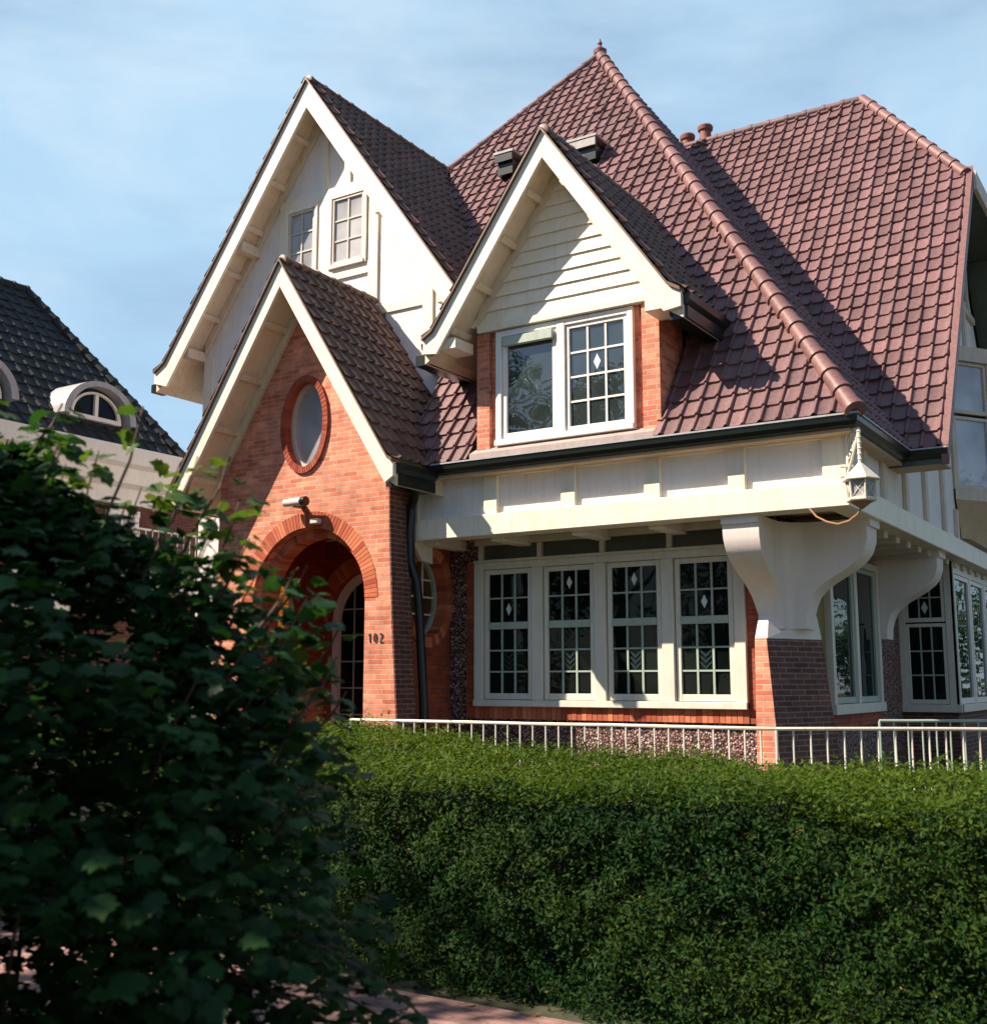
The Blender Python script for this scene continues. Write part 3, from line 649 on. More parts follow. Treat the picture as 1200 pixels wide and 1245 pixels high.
mb.each('jetty_joist', M['white'], villa, bevel=.012)
mb = MB()
for i in range(22):
    y = 11.5+i*.52; mb.box(XG,XC-.12,y-.07,y+.07,3.12,3.279)
mb.each('jetty_joist', M['grey'], villa, bevel=.012)
# cove under the left end of the beam
MB().prism([(-7.59,10.12,3.2),(-7.585,10.3,3.0),(-7.585,10.5,2.98),(-7.59,10.5,3.2)],(.06,0,0)).build('corbel', M['white'], villa)
# right facade above the side beam
FR = right(XC-.05)
def wu(y): return min(wz(y)-.18, 3.93) if y < WY else wz(y)-.19
MB().plate(FR, [(YB+.06,3.44),(24,3.44),(24,3.9),(2*RY-WY-.3,3.95),(17.2,7.72),(14.68,7.72),(WY+.15,4.0),(YB+.06,3.93)], [], -.2, 0).build('side_gable_wall', M['stucco'], villa)
mb = MB()
for y in (10.9,11.62,12.58,13.57,14.6,15.36,18.2,19.2,20.2): mb.fbox(FR,y-.06,y+.06,3.441,(3.92 if y<11.9 else min(7.6,wz(y)-.3) if y<15 else 3.84),.002,.045)
for y in (15.2,16.0,16.8): mb.fbox(FR,y-.06,y+.06,6.2,6.9,.002,.045)
mb.fbox(FR,14.2,17.6,6.9,7.0,.002,.05); mb.fbox(FR,10.19,10.3,3.441,3.92,.002,.045)
mb.each('wall_batten', M['batten'], villa, bevel=.005)
w = MB(); w.fbox(FR,16.1,16.2,7.0,7.65,.002,.06); w.fbox(FR,17.0,17.1,7.0,7.65,.002,.06); w.fbox(FR,15.25,15.35,7.0,7.65,.002,.06); w.fbox(FR,15.25,17.1,7.65,7.72,.002,.06)
w = w.build('window', M['batten'], villa); sash(w,FR,15.36,16.09,7.01,7.64,.05,2,3,.04,.02,'glass','grey'); sash(w,FR,16.21,16.99,7.01,7.64,.05,2,3,.04,.02,'glass','grey')
# canted upper bay
by = [(XC-.02,15.38),(-2.33,15.98),(-2.33,17.3),(XC-.02,17.9)]
bz0, bz1 = 3.95, 5.95
bay = MB().loft([[(x,y,z) for x,y in by] for z in (3.98,4.12)]).build('upper_bay', M['batten'], villa)
MB().loft([[(x+.03,y,z) for x,y in by] for z in (5.85,6.05)]).build('bay_head', M['batten'], bay)
MB().loft([[(XC-.02,15.6,3.5),(XC+.05,15.8,3.5),(XC+.05,17.4,3.5),(XC-.02,17.7,3.5)],[(XC-.02,15.5,3.75),(-2.5,16.0,3.75),(-2.5,17.3,3.75),(XC-.02,17.8,3.75)],[(x,y,3.979) for x,y in by]]).build('bay_corbel', M['tan'], bay, True)
for (p,q) in ((by[0],by[1]),(by[1],by[2]),(by[2],by[3])):
    d = V((q[0]-p[0],q[1]-p[1],0)); L = d.length; F = frame((p[0],p[1],0), d, (d.y,-d.x,0))
    k = max(1,round(L/.7)); fr = MB()
    for i in range(k+1): x = L*i/k; fr.fbox(F,max(0,x-.05),min(L,x+.05),4.121,5.849,-.08,0)
    fr.build('bay_frame', M['batten'], bay)
    for i in range(k):
        sash(bay,F,L*i/k+.052,L*(i+1)/k-.052,4.125,5.1,-.02,1,1,.045,.02,'lilac','batten'); sash(bay,F,L*i/k+.052,L*(i+1)/k-.052,5.14,5.845,-.02,1,1,.045,.02,'lilac','batten')

# --- gutters and downpipe
gp = [(-.09,0),(.0,.0),(.0,-.02),(-.005,-.06),(-.03,-.098),(-.09,-.108)]
gt = MB().sweep(gp, [(-7.14,EY-.03,EZ-.01),(XR+.03,EY-.03,EZ-.01),(XR+.03,WY-.03,EZ-.01),(XV+.06,WY-.03,EZ-.01)]).build('gutter', M['green'], villa)
MB().sweep([(.001,.0),(.012,.0),(.012,-.016),(.001,-.016)], [(-7.14,EY-.03,EZ-.0),(XR+.03,EY-.03,EZ-.0),(XR+.03,WY-.03,EZ-.0),(XV+.06,WY-.03,EZ-.0)]).build('gutter_lip', M['zinc'], gt)
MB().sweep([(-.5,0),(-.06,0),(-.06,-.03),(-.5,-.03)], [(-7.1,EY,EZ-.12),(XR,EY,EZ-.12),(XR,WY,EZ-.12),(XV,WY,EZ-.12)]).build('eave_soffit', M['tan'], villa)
MB().tube([(-7.28,9.86,3.9),(-7.30,9.87,3.78),(-7.42,9.99,3.66),(-7.50,10.04,3.56),(-7.505,10.04,3.3),(-7.505,10.05,2.95),(-7.44,10.08,2.75),(-7.42,10.1,2.5),(-7.36,10.12,1.4),(-7.33,10.12,.3)],.05,12).build('downpipe', M['black'], villa, True)
MB().box(-7.35,-7.2,9.80,9.93,3.80,3.86).build('gutter_outlet', M['black'], villa)

# --- ground floor front wall and its four-light window
FGF = front(YG)
MB().fbox(FGF,-7.6,XG,0,3.279,-.25,0).build('pebbledash_wall', M['pebble'], villa)
bd = MB(); bd.fbox(FGF,-7.34,-7.215,1.24,3.0,.002,.05); bd.fbox(FGF,-3.975,-3.85,1.24,3.0,.002,.05)
bd.each('brick_border', M['brick2'], villa)
sc = MB(); n = 52
for i in range(n):
    x = -7.214+(-3.976+7.214)*i/n; w_ = (-3.976+7.214)/n
    sc.fbox(FGF,x+.003,x+w_-.003,1.24,1.375,.002,.058+random.uniform(-.003,.003),random.random())
sc.build('soldier_course', M['vbrick'], villa)
MB().fbox(FGF,-7.213,-3.977,1.245,1.37,.001,.05).build('mortar_bed', M['mortar'], villa)
x0,x1,z0,z1 = -7.213,-3.977,1.378,3.0
w = MB(); sl=.10; mu=.135
lw = (x1-x0-2*.12-3*mu)/4
w.fbox(FGF,x0,x0+.12,z0,z1,.001,.09); w.fbox(FGF,x1-.12,x1,z0,z1,.001,.09)
w.fbox(FGF,x0,x1,z0-.002,z0+.07,.001,.11); w.fbox(FGF,x0+.12,x1-.12,z1-.08,z1,.001,.088)
w.fbox(FGF,x0,x1,z1+.001,z1+.03,.001,.11)
lights = []
for i in range(4):
    a = x0+.12+i*(lw+mu); lights.append(a)
    if i < 3: w.fbox(FGF,a+lw,a+lw+mu,z0+.07,z1-.08,.001,.092)
    w.fbox(FGF,a-.07,a-.01,z1+.031,3.2,.001,.08)
w.fbox(FGF,x0,x1,3.2,3.279,.001,.085)
w = w.build('window', M['frame'], villa, bevel=.006); w['label'] = 'wide four-light window with leaded panes under the jetty'
MB().fbox(FGF,x0+.05,x1,z1+.032,3.199,.002,.03).build('transom_panel', M['transom'], w)
for i,a in enumerate(lights):
    sash(w,FGF,a+.01,a+lw-.01,z0+.075,z1-.085,.06,1,1,.055,.02,'glass','frame',depth=.05)
    g0,g1 = a+.065,a+lw-.065; zt = 2.27
    mb = MB(); mb.fbox(FGF,g0,g1,zt-.035,zt+.045,.035,.072); mb.build('transom', M['sash'], w, bevel=.004)
    mb = MB()
    for (b0,b1,rows) in ((z0+.145,zt-.035,3),(zt+.045,z1-.14,2)):
        for k in (1,2): x = g0+(g1-g0)*k/3; mb.fbox(FGF,x-.011,x+.011,b0,b1,.036,.052)
        for k in range(1,rows): z = b0+(b1-b0)*k/rows; mb.fbox(FGF,g0,g1,z-.009,z+.009,.036,.05)
    mb.build('glazing_bars', M['bars'], w)
    xm = (g0+g1)/2; up = i in (1,2); b0,b1 = zt+.045,z1-.14; zc = b0+(b1-b0)*(.76 if up else .27)
    MB().prism([FGF(xm,zc+.07,.037),FGF(xm+.034,zc,.037),FGF(xm,zc-.07,.037),FGF(xm-.034,zc,.037)],(0,-.008,0)).build('glass_diamond', M['opal'], w)
    b0,b1 = z0+.145,zt-.035; zc = b0+(b1-b0)*.5; mb = MB()
    for k in range(3):
        zz = zc-.075+k*.06
        for s in (-1,1): mb.prism([FGF(xm,zz-.03,.037),FGF(xm+s*.06,zz+.03,.037),FGF(xm+s*.06,zz+.055,.037),FGF(xm,zz-.0,.037)],(0,-.005,0))
    mb.build('glass_chevrons', M['bluegl'], w)

# --- corner pillar and brackets
def ring(z, pts): return [(x,y,z) for x,y in pts]
p0 = [(-3.74,10.40),(-3.44,10.40),(-3.14,11.40),(-3.74,11.40)]
pm_ = [(-3.765,10.5),(-3.535,10.5),(-3.25,11.38),(-3.765,11.38)]
p1 = [(-3.785,10.62),(-3.67,10.62),(-3.36,11.35),(-3.785,11.35)]
def lerp(a,b,t): return [(p[0]+(q[0]-p[0])*t,p[1]+(q[1]-p[1])*t) for p,q in zip(a,b)]
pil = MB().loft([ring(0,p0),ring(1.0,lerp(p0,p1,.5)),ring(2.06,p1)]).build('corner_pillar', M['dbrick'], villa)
MB().loft([[(x,y-.006,z) for x,y,z in ring(0,[(-3.742,10.395),(-3.442,10.395),(-3.442,10.41),(-3.742,10.41)])],[(x,y-.006,z) for x,y,z in ring(2.06,[(-3.787,10.615),(-3.672,10.615),(-3.672,10.63),(-3.787,10.63)])]]).build('sunlit_pillar_face', M['brick'], pil)  # orange brick puts sunlight into the front of the dark shaded pillar
p2 = [(-3.80,10.785),(-3.705,10.785),(-3.40,11.36),(-3.80,11.36)]
MB().loft([ring(2.061,[(x+(.004 if i in (1,2) else -.004),y-.006) for i,(x,y) in enumerate(p1)]),ring(2.30,p2)]).build('pillar_cap', M['smooth_stucco'], pil, bevel=.005)
BP = [(3.2,.82),(3.13,.82),(3.125,.79),(3.0,.785),(2.9,.755),(2.82,.70),(2.74,.60),(2.68,.50),(2.62,.395),(2.55,.30),(2.48,.235),(2.4,.20),(2.3,.175),(2.16,.165)]
def bracket(name, base, out, side, w0, w1, sidesign):
    # curved bracket; out = direction it projects, side = thickness direction
    base, out, side = V(base), V(out), V(side); rings = []
    for z,d in BP:
        t = min(1,max(0,(3.2-z)/.9)); w = w0+(w1-w0)*t*t
        a = base+V((0,0,z)); r = []
        in0 = 0.0
        rings.append([a+side*in0, a+out*d+side*in0*0, a+out*d+side*w, a+side*w])
    return MB().loft(rings).build(name, M['smooth_stucco'], villa, True, angle=35)
rings = []
for z,d in BP:
    t = min(1,max(0,(3.2-z)/.9)); w0 = .36-.11*t*t; r = min(.42*d,.30); xi, yi = -3.56, YG
    ft = [(xi+r*(1-math.sin(q))**1.0, yi-r*(1-math.cos(q))) for q in [math.pi/2*k/8 for k in range(9)]]
    # fillet from the front arm's side face round to the side arm's front face
    ft = [(xi+r-r*math.cos(q), yi-r+r*math.sin(q)) for q in [math.pi/2*k/8 for k in range(9)]]
    rings.append([(xi-w0,yi+w0,z),(xi-w0,yi-d,z),(xi,yi-d,z)]+[(x,y,z) for x,y in ft]+[(xi+d,yi,z),(xi+d,yi+.36-.06*t*t,z)])
MB().loft(rings).build('curved_bracket', M['smooth_stucco'], villa, True, angle=35)
bracket('curved_bracket', (XG,14.22,0),(1,0,0),(0,1,0),.36,.3,1)
# --- right ground floor wall, windows
FX = right(XG)
MB().plate(FX, [(YG+.25,0),(24,0),(24,3.279),(YG+.25,3.279)], [], -.25, 0).build('pebbledash_wall', M['pebble'], villa)
MB().fbox(FX,11.4,12.12,1.3,3.1,.002,.03).build('wall_panel', M['ochre'], villa)
def casement(F, a0,a1,b0,b1,k,glass,lab=None):
    w = MB(); w.fbox(F,a0,a0+.09,b0,b1,.001,.1); w.fbox(F,a1-.09,a1,b0,b1,.001,.1); w.fbox(F,a0+.09,a1-.09,b1-.08,b1,.001,.098); w.fbox(F,a0-.02,a1+.02,b0-.06,b0+.05,.001,.12)
    lw = (a1-a0-.18-(k-1)*.1)/k
    for i in range(k-1): x = a0+.09+(i+1)*lw+i*.1; w.fbox(F,x,x+.1,b0+.05,b1-.08,.001,.096)
    w = w.build('window', M['frame'], villa, bevel=.005)
    if lab: w['label'] = lab
    for i in range(k):
        x = a0+.09+i*(lw+.1); sash(w,F,x+.004,x+lw-.004,b0+.055,b1-.085,.07,1,1,.055,.02,glass,'sash')
    return w
casement(FX,12.15,14.2,1.36,3.05,2,'glass_side','two-light casement between the two curved brackets')
MB().fbox(FX,12.1,14.25,1.16,1.298,.002,.07).build('brick_sill', M['brick2'], villa)
# ground-floor bay
MB().box(XG+.001,-2.9,15.6,19.0,0,1.28).build('bay_base', M['dbrick'], villa)
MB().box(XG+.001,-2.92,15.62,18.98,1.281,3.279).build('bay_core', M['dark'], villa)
FB = front(15.6)
w = MB(); w.fbox(FB,XG+.0,XG+.08,1.28,3.2,-.01,.06); w.fbox(FB,-2.99,-2.86,1.28,3.2,-.01,.06); w.fbox(FB,XG+.08,-2.99,3.05,3.2,-.01,.058); w.fbox(FB,XG,-2.84,1.26,1.36,-.01,.09)
w = w.build('window', M['frame'], villa, bevel=.005); w['label'] = 'leaded window on the front of the side bay'
sash(w,FB,XG+.082,-2.992,2.42,3.045,.05,3,2,.045,.018,'glass','frame','bars',orn=('diamond',1,0))
sash(w,FB,XG+.082,-2.992,1.365,2.40,.05,3,3,.045,.018,'glass','frame','bars')
FB2 = right(-2.9)
w = MB()
for i in range(4): y = 15.54+i*1.12; w.fbox(FB2,y,y+.1,1.28,3.2,-.01,.03)
w.fbox(FB2,15.54,19.0,3.05,3.2,-.01,.028); w.fbox(FB2,15.54,19.0,1.26,1.36,-.01,.06)
w = w.build('window', M['frame'], villa, bevel=.005); w['label'] = 'row of plain lights on the long side of the bay'
for i in range(3): y = 15.64+i*1.12; sash(w,FB2,y+.003,y+1.017,1.365,3.045,.025,1,1,.06,.018,'glass_side','white')

# ================================================================== fittings on the villa
lan = thing('hanging_lantern', 'small white hexagonal lantern hanging from an iron bracket at the house corner', 'lantern', (-2.55,9.97,3.15))
lc = V((-2.55,9.97,0))
def hexr(r,z): return [lc+V((r*math.cos(math.radians(a)),r*math.sin(math.radians(a)),z)) for a in range(0,360,60)]
MB().loft([hexr(.165,3.39),hexr(.17,3.40),hexr(.01,3.56)]).build('lantern_roof', M['iron'], lan, bevel=.003)
MB().loft([hexr(.125,3.205),hexr(.135,3.215),hexr(.135,3.235),hexr(.12,3.24)]).build('lantern_floor', M['iron'], lan)
MB().loft([hexr(.01,3.14),hexr(.10,3.204)]).build('lantern_base', M['rust'], lan)
MB().loft([hexr(.108,3.241),hexr(.118,3.389)]).build('lantern_glass', M['pale_pane'], lan)
mb = MB()
for a,b in zip(hexr(.122,3.24),hexr(.13,3.39)): mb.tube([a,b],.008,6)
hb, ht = hexr(.113,3.24), hexr(.122,3.39)
for i in range(6): j=(i+1)%6; mb.tube([hb[i],ht[j]],.004,5); mb.tube([hb[j],ht[i]],.004,5)
mb.build('lantern_frame', M['iron'], lan)
mb = MB(); top_ = lc+V((0,0,3.86)); wallp = V((-2.69,10.10,0))
mb.tube([lc+V((0,0,3.55)),top_],.017,8)
for k in range(6): mb.lathe(lc+V((0,0,3.57+k*.05)), [(.012,0),(.024,.012),(.012,.03)], 8)
mb.tube([wallp+V((0,0,3.44)),wallp+V((0,0,3.84))],.014,8)
mb.tube([wallp+V((0,0,3.84)),wallp.lerp(lc,.5)+V((0,0,3.88)),top_],.012,6)
mb.tube([wallp+V((0,0,3.5)),wallp.lerp(lc,.35)+V((0,0,3.6)),wallp.lerp(lc,.7)+V((0,0,3.72)),top_+V((0,0,-.02))],.012,6)
for k in range(3):
    c = wallp.lerp(lc,.3+.2*k)+V((0,0,3.76+.02*k)); e = (lc-wallp).normalized()
    mb.tube([c+e*.035*math.cos(t*.7)+V((0,0,.05*math.sin(t*.7))) for t in range(10)],.007,5)
e = (lc-wallp).normalized(); D_ = (lc-wallp).length
for k in range(9):
    f_ = .12+.85*((k*37)%9)/9; lo = 3.55+.27*f_; hi = 3.84+.02*f_; zc = lo+(hi-lo)*(.25+.5*((k*5)%3)/2); rr_ = .022+.01*(k%3)
    c = wallp+e*D_*f_+V((0,0,zc)); mb.tube([c+e*rr_*math.cos(t*.7)+V((0,0,rr_*1.2*math.sin(t*.7))) for t in range(10)],.006,5)
for z in (3.46,3.55): mb.tube([wallp+V((-.06,-.03,z)),wallp+V((.05,0,z))],.012,6)
mb.build('lantern_bracket', M['iron'], lan, True)
MB().tube([(-3.05,10.085,3.205),(-2.98,10.06,3.12),(-2.88,10.03,3.06),(-2.78,10.02,3.03),(-2.68,10.01,3.05),(-2.6,9.99,3.10),(-2.56,9.975,3.15)],.009,6).build('hanging_cord', M['rope'], lan, True)
sl = thing('wall_light', 'small cylindrical security light mounted above the porch arch', 'wall light', (-8.75,9.69,3.68))
MB().lathe((-8.95,9.56,3.68), [(.01,0),(.045,.01),(.05,.3),(.045,.33),(.01,.34)], 14, .5, V((1,-.1,-.02)).normalized()).build('lamp_housing', M['lamp'], sl, True)
MB().lathe((-8.66,9.53,3.673), [(.052,0),(.055,.02),(.055,.07),(.03,.075)], 14, .5, V((1,-.1,-.02)).normalized()).build('lamp_cap', M['black'], sl, True)
MB().box(-8.82,-8.76,9.56,9.699,3.62,3.68).build('lamp_arm', M['black'], sl)
sn = thing('wall_light', 'small white sensor lamp under the arch crown of the porch', 'wall light', (-8.55,9.66,3.42))
MB().box(-8.62,-8.5,9.62,9.699,3.42,3.48).build('lamp_base', M['lamp'], sn, bevel=.01)

def railing(name, label, path, ztop, zbot, sp, mt='iron'):
    path = [V(p) for p in path]; p = path[0]; r = thing(name, label, 'railing', (p.x,p.y,0), 'white iron railings in front of the villa')
    for zz,rad,nm in ((ztop,.015,'top_rail'),(zbot,.012,'bottom_rail')):
        pts = []
        for a,b in zip(path,path[1:]): pts += [a.lerp(b,k/6)+V((0,0,zz+random.uniform(-.004,.003))) for k in range(6)]
        MB().tube(pts+[path[-1]+V((0,0,zz))],rad,8).build(nm, M[mt], r, True)
    for a,b in zip(path,path[1:]):
        n = int((b-a).length/sp)
        for i in range(n+1):
            c = a+(b-a)*(i/n); j = random.uniform(-.006,.006)
            MB().tube([c+V((j,0,zbot)),c+V((j*.3,0,ztop))],.0088,6).build('baluster', M[mt], r, True)
    for c in path: MB().tube([c+V((0,0,0)),c+V((0,0,ztop-.01))],.013,8).build('post', M[mt], r, True)
railing('railing', 'long white iron railing running below the wide front window and round the pillar', [(-7.45,9.0,0),(-3.06,9.0,0),(-.9,10.42,0)], 1.275, .42, .131)
railing('railing', 'shaded railing behind the nearer one, by the side bay', [(-2.75,11.0,0),(-1.2,12.0,0)], 1.29, .42, .131, 'bars')  # darker paint than the nearer railing, house shade put into the colour

# ================================================================== NEIGHBOUR
NB = thing('neighbour_house', 'red brick house with black tiled hipped roof and white cornice at far left', 'house', (-18.9,9,0))
MB().box(-21.6,-16.25,-2,13.9,0,5.2).build('brick_wall', M['nbrick'], NB)
MB().sweep([(0,0),(.12,0),(.12,.28),(.32,.34),(.36,.6),(.5,.66),(.52,.95),(0,.95)], [(-21.6,13.9,4.75),(-16.25,13.9,4.75),(-16.25,-2,4.75)][::-1]).build('cornice', M['white'], NB)
ez, em = 5.72, 1.13
rx, rz_ = -18.9, 5.72+1.13*3.0
nr = tile_roof('roof', [[(-15.9,-2,ez),(-15.9,14.25,ez),(rx,12.85,rz_),(rx,-2,rz_)]], (-15.9,14.25,ez), (0,1,0), (-1,0,em), M['ntile'], NB, .25, .3)
tile_roof('hip_slope', [[(-15.9,14.25,ez),(rx,12.85,rz_),(-21.9,14.25,ez)]], (-15.9,14.25,ez), (1,0,0), (0,-1.4,rz_-ez), M['ntile'], nr, .25, .3)
MB().add([(rx,-2,rz_),(rx,12.85,rz_),(-21.9,14.25,ez),(-21.9,-2,ez)],[(0,1,2,3)]).build('rear_slope', M['ntile'], nr)
ridge_caps('hip_tiles', (-15.9,14.25,ez+.02), (rx,12.85,rz_), nr, M['ntile'], .1)
ridge_caps('ridge_tiles', (rx,12.85,rz_), (rx,5,rz_), nr, M['ntile'], .1)
for yc in (12.45,10.1):
    R = .62; zb = 6.12; xf = -16.0
    mb = MB()
    prof_o = [(yc+(R+.13)*math.cos(t*math.pi/20), zb+(R+.1)*math.sin(t*math.pi/20)*.92) for t in range(21)]
    prof_i = [(yc+R*math.cos(t*math.pi/20), zb+R*math.sin(t*math.pi/20)*.92) for t in range(21)]
    FN = right(xf)
    d = MB().plate(FN, prof_o+list(reversed(prof_i)), [], -1.3, .05).build('eyebrow_dormer', M['zinc'], NB, True)
    MB().plate(FN, [(yc-R+.0,zb-.4),(yc+R,zb-.4)]+[(a,b) for a,b in prof_i], [], -1.2, -.18).build('dormer_front', M['ntile'], d)
    wr = R-.08
    po = [(yc+wr*math.cos(t*math.pi/16), zb+wr*math.sin(t*math.pi/16)*.92) for t in range(17)]
    pi_ = [(yc+(wr-.08)*math.cos(t*math.pi/16), zb+.07+(wr-.1)*math.sin(t*math.pi/16)*.88) for t in range(17)]
    f = MB().plate(FN, po, [pi_], -.18, -.1); f.fbox(FN,yc-.035,yc+.035,zb+.06,zb+wr*.85,-.17,-.095)
    f.build('dormer_window', M['white'], d)
    MB().plate(FN, pi_, [], -.16, -.15).build('pane', M['glass'], d)
MB().box(-21.0,-16.4,13.901,19,0,4.9).build('rear_wing_wall', M['nbrick'], NB)
MB().box(-21.2,-16.2,13.95,19.2,4.901,5.1).build('rear_wing_eave', M['white'], NB)
FNW = right(-16.25)
for yc, wd in ((13.2,.5),(11.6,.9),(9.6,.9)):
    w = MB(); w.fbox(FNW,yc-wd/2-.09,yc-wd/2,2.9,4.55,.001,.08); w.fbox(FNW,yc+wd/2,yc+wd/2+.09,2.9,4.55,.001,.08); w.fbox(FNW,yc-wd/2-.09,yc+wd/2+.09,4.551,4.66,.001,.1); w.fbox(FNW,yc-wd/2-.14,yc+wd/2+.14,2.8,2.899,.001,.12)
    w = w.build('window', M['white'], NB); sash(w,FNW,yc-wd/2+.003,yc+wd/2-.003,2.903,4.548,.05,2,3,.05,.03,'pale_pane','white','white')
br = MB(); 
for y in np.arange(12.6,14.6,.14): br.tube([(-15.2,y,3.3),(-15.2,y,4.2)],.012,6)
br.tube([(-15.2,12.6,4.2),(-15.2,14.6,4.2)],.02,6); br.tube([(-16.24,12.6,4.2),(-15.2,12.6,4.2)],.02,6); br.box(-16.249,-15.15,12.5,14.7,3.15,3.3)
br.build('balcony', M['white'], NB)

# ================================================================== VEGETATION
def leaf_mesh(name, pos, nrm, dirs, size, shape, mat, parent=None, tv=None):
    """many leaves as one mesh; shape: (verts Nx3 in x=along,y=across,z=normal; faces)"""
    sv, sf = shape; k = len(sv); n = len(pos)
    b = np.cross(nrm, dirs); b /= np.linalg.norm(b,axis=1,keepdims=True)+1e-9
    d = np.cross(b, nrm)
    P = pos[:,None,:]+size[:,None,None]*(sv[None,:,0,None]*d[:,None,:]+sv[None,:,1,None]*b[:,None,:]+sv[None,:,2,None]*nrm[:,None,:])
    P = P.reshape(-1,3)
    if parent: P = P-np.array(ORG[parent.name])
    nf = len(sf); fl = np.array([len(f) for f in sf]); tot = fl.sum()
    me = bpy.data.meshes.new(name); me.vertices.add(n*k); me.vertices.foreach_set('co', P.astype(np.float32).ravel())
    li = (np.concatenate([np.array(f) for f in sf])[None,:]+(np.arange(n)*k)[:,None]).ravel()
    me.loops.add(len(li)); me.loops.foreach_set('vertex_index', li.astype(np.int32))
    starts = (np.concatenate([[0],np.cumsum(fl)[:-1]])[None,:]+(np.arange(n)*tot)[:,None]).ravel()
    me.polygons.add(n*nf); me.polygons.foreach_set('loop_start', starts.astype(np.int32))
    at = me.attributes.new('tv','FLOAT','FACE'); at.data.foreach_set('value', np.repeat(tv if tv is not None else rng.random(n),nf).astype(np.float32))
    me.update(calc_edges=True); me.validate()
    me.polygons.foreach_set('use_smooth', np.ones(n*nf,dtype=bool))
    return link(name, me, mat, parent)
def unit(a): return a/(np.linalg.norm(a,axis=1,keepdims=True)+1e-9)
SMALL = (np.array([(0,0,0),(.45,.27,.06),(1,0,-.05),(.45,-.27,.06),(.5,0,-.03)]), [(0,4,1),(1,4,2),(0,3,4),(3,2,4)])
def lobed():
    o = [(0,0),(-.06,.22),(.05,.45),(.2,.38),(.33,.56),(.5,.34),(.66,.36),(.78,.16),(1.02,0)]
    vs = [(.0,0,0),(.3,0,.03),(.6,0,.02)]; L = []
    up = [(x,y,-.5*y*y-.3*max(0,x-.5)**2+.05*math.sin(9*x+6*y)) for x,y in o]
    dn = [(x,-y,-.5*y*y-.3*max(0,x-.5)**2+.05*math.sin(9*x-6*y)) for x,y in o[1:-1]]
    v = up+dn; c = [(.3,0,-.03),(.62,0,-.05)]
    vs = v+c; n = len(up); C1, C2 = len(v), len(v)+1
    f = [(0,C1,1),(1,C1,2),(2,C1,3),(3,C1,4),(4,C1,C2,5),(5,C2,6),(6,C2,7),(7,C2,8)]
    d = lambda i: n+i-1
    f += [(0,d(1),C1),(d(1),d(2),C1),(d(2),d(3),C1),(d(3),d(4),C1),(d(4),d(5),C2,C1),(d(5),d(6),C2),(d(6),d(7),C2),(d(7),8,C2)]
    return np.array(vs,float), f
LOBED = lobed()
NEEDLE = (np.array([(0,0,0),(.4,.19,.05),(1,0,-.06),(.4,-.19,.05),(.5,0,-.03)]), [(0,4,1),(1,4,2),(0,3,4),(3,2,4)])

# --- clipped hedge
HXa, HXb, HY0, HY1 = -9.5, 4.0, 5.22, 6.75
def htop(x, y):
    t = (y-HY0)/(HY1-HY0); rise = np.clip((-3.6-x)/2.0,0,1)
    return 1.10+.10*t+rise*(.05+.12*t)+.035*np.sin(x*2.3)*np.sin(y*3+x)+.018*np.sin(x*7.1+2)*np.sin(y*5)
hd = thing('hedge', 'clipped green yew hedge running across the front garden', 'hedge', (-2.7,6,0))
gx = np.linspace(HXa,HXb,60); mb = MB(); rings = []
for x in gx:
    r = [(x,HY0+.17,.0),(x,HY0+.2,.5),(x,HY0+.2,float(htop(x,HY0))-.2),(x,HY0+.28,float(htop(x,HY0+.2))-.11),(x,(HY0+HY1)/2,float(htop(x,(HY0+HY1)/2))-.08),(x,HY1-.2,float(htop(x,HY1-.2))-.1),(x,HY1-.1,0.)]
    rings.append(r)
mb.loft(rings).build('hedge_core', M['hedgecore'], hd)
def hedge_leaves(n, where):
    x = rng.uniform(HXa,HXb,n) if where != 'front' else rng.uniform(-6.5,1.5,n)
    if where == 'front':
        z = rng.uniform(.0,1.0,n)**.95*1.12; zt = htop(x,HY0); z = np.minimum(z, zt-.02)
        y = HY0+.12-rng.normal(.02,.045,n)+.03*np.sin(x*4.1+z*5)*np.sin(z*7-x*2)+.055*np.sin(x*11+3*z+2*np.sin(z*5))*np.sin(z*13+x+1.5*np.sin(x*6))+.03*np.sin(x*27-9*z)*np.sin(z*31+5*x)
        y += np.where(z>zt-.12,(z-zt+.12)*.8,0); y -= .05*np.clip(.25-z,0,1)
        nr = np.stack([rng.normal(0,.5,n),-1+rng.normal(0,.4,n),.35+rng.normal(0,.5,n)],1)
        dr = np.stack([rng.normal(0,.7,n),rng.normal(-.6,.4,n),rng.normal(.15,.7,n)],1)
        tv = np.clip(.22+.16*rng.normal(0,1,n)+.18*np.sin(x*1.7+z*3)*np.sin(z*4+x*.8),0,.8)  # front leaves kept darker, the shaded face put into their tone
    else:
        x = rng.uniform(-8.5,1.8,n); y = rng.uniform(HY0+.02,HY1,n)
        z = htop(x,y)-.06+np.abs(rng.normal(0,.045,n))+.02*np.sin(x*11)*np.sin(y*9)-.25*np.clip(HY0+.14-y,0,1)-.25*np.clip(y-HY1+.2,0,1)
        nr = np.stack([rng.normal(0,.6,n),-.2+rng.normal(0,.6,n),1+rng.normal(0,.3,n)],1)
        dr = np.stack([rng.normal(0,.5,n),rng.normal(-.2,.5,n),np.abs(rng.normal(.8,.5,n))],1)
        tv = np.clip(.62+.2*rng.normal(0,1,n)+.2*np.sin(x*1.3+1)*np.sin(y*2+x),0,1)  # top leaves made lighter, the sunlit top put into their tone
    return np.stack([x,y,z],1), unit(nr), unit(dr), tv
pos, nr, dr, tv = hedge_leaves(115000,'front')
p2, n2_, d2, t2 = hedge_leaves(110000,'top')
sz = np.concatenate([rng.uniform(.018,.043,len(pos)), rng.uniform(.016,.046,len(p2))])
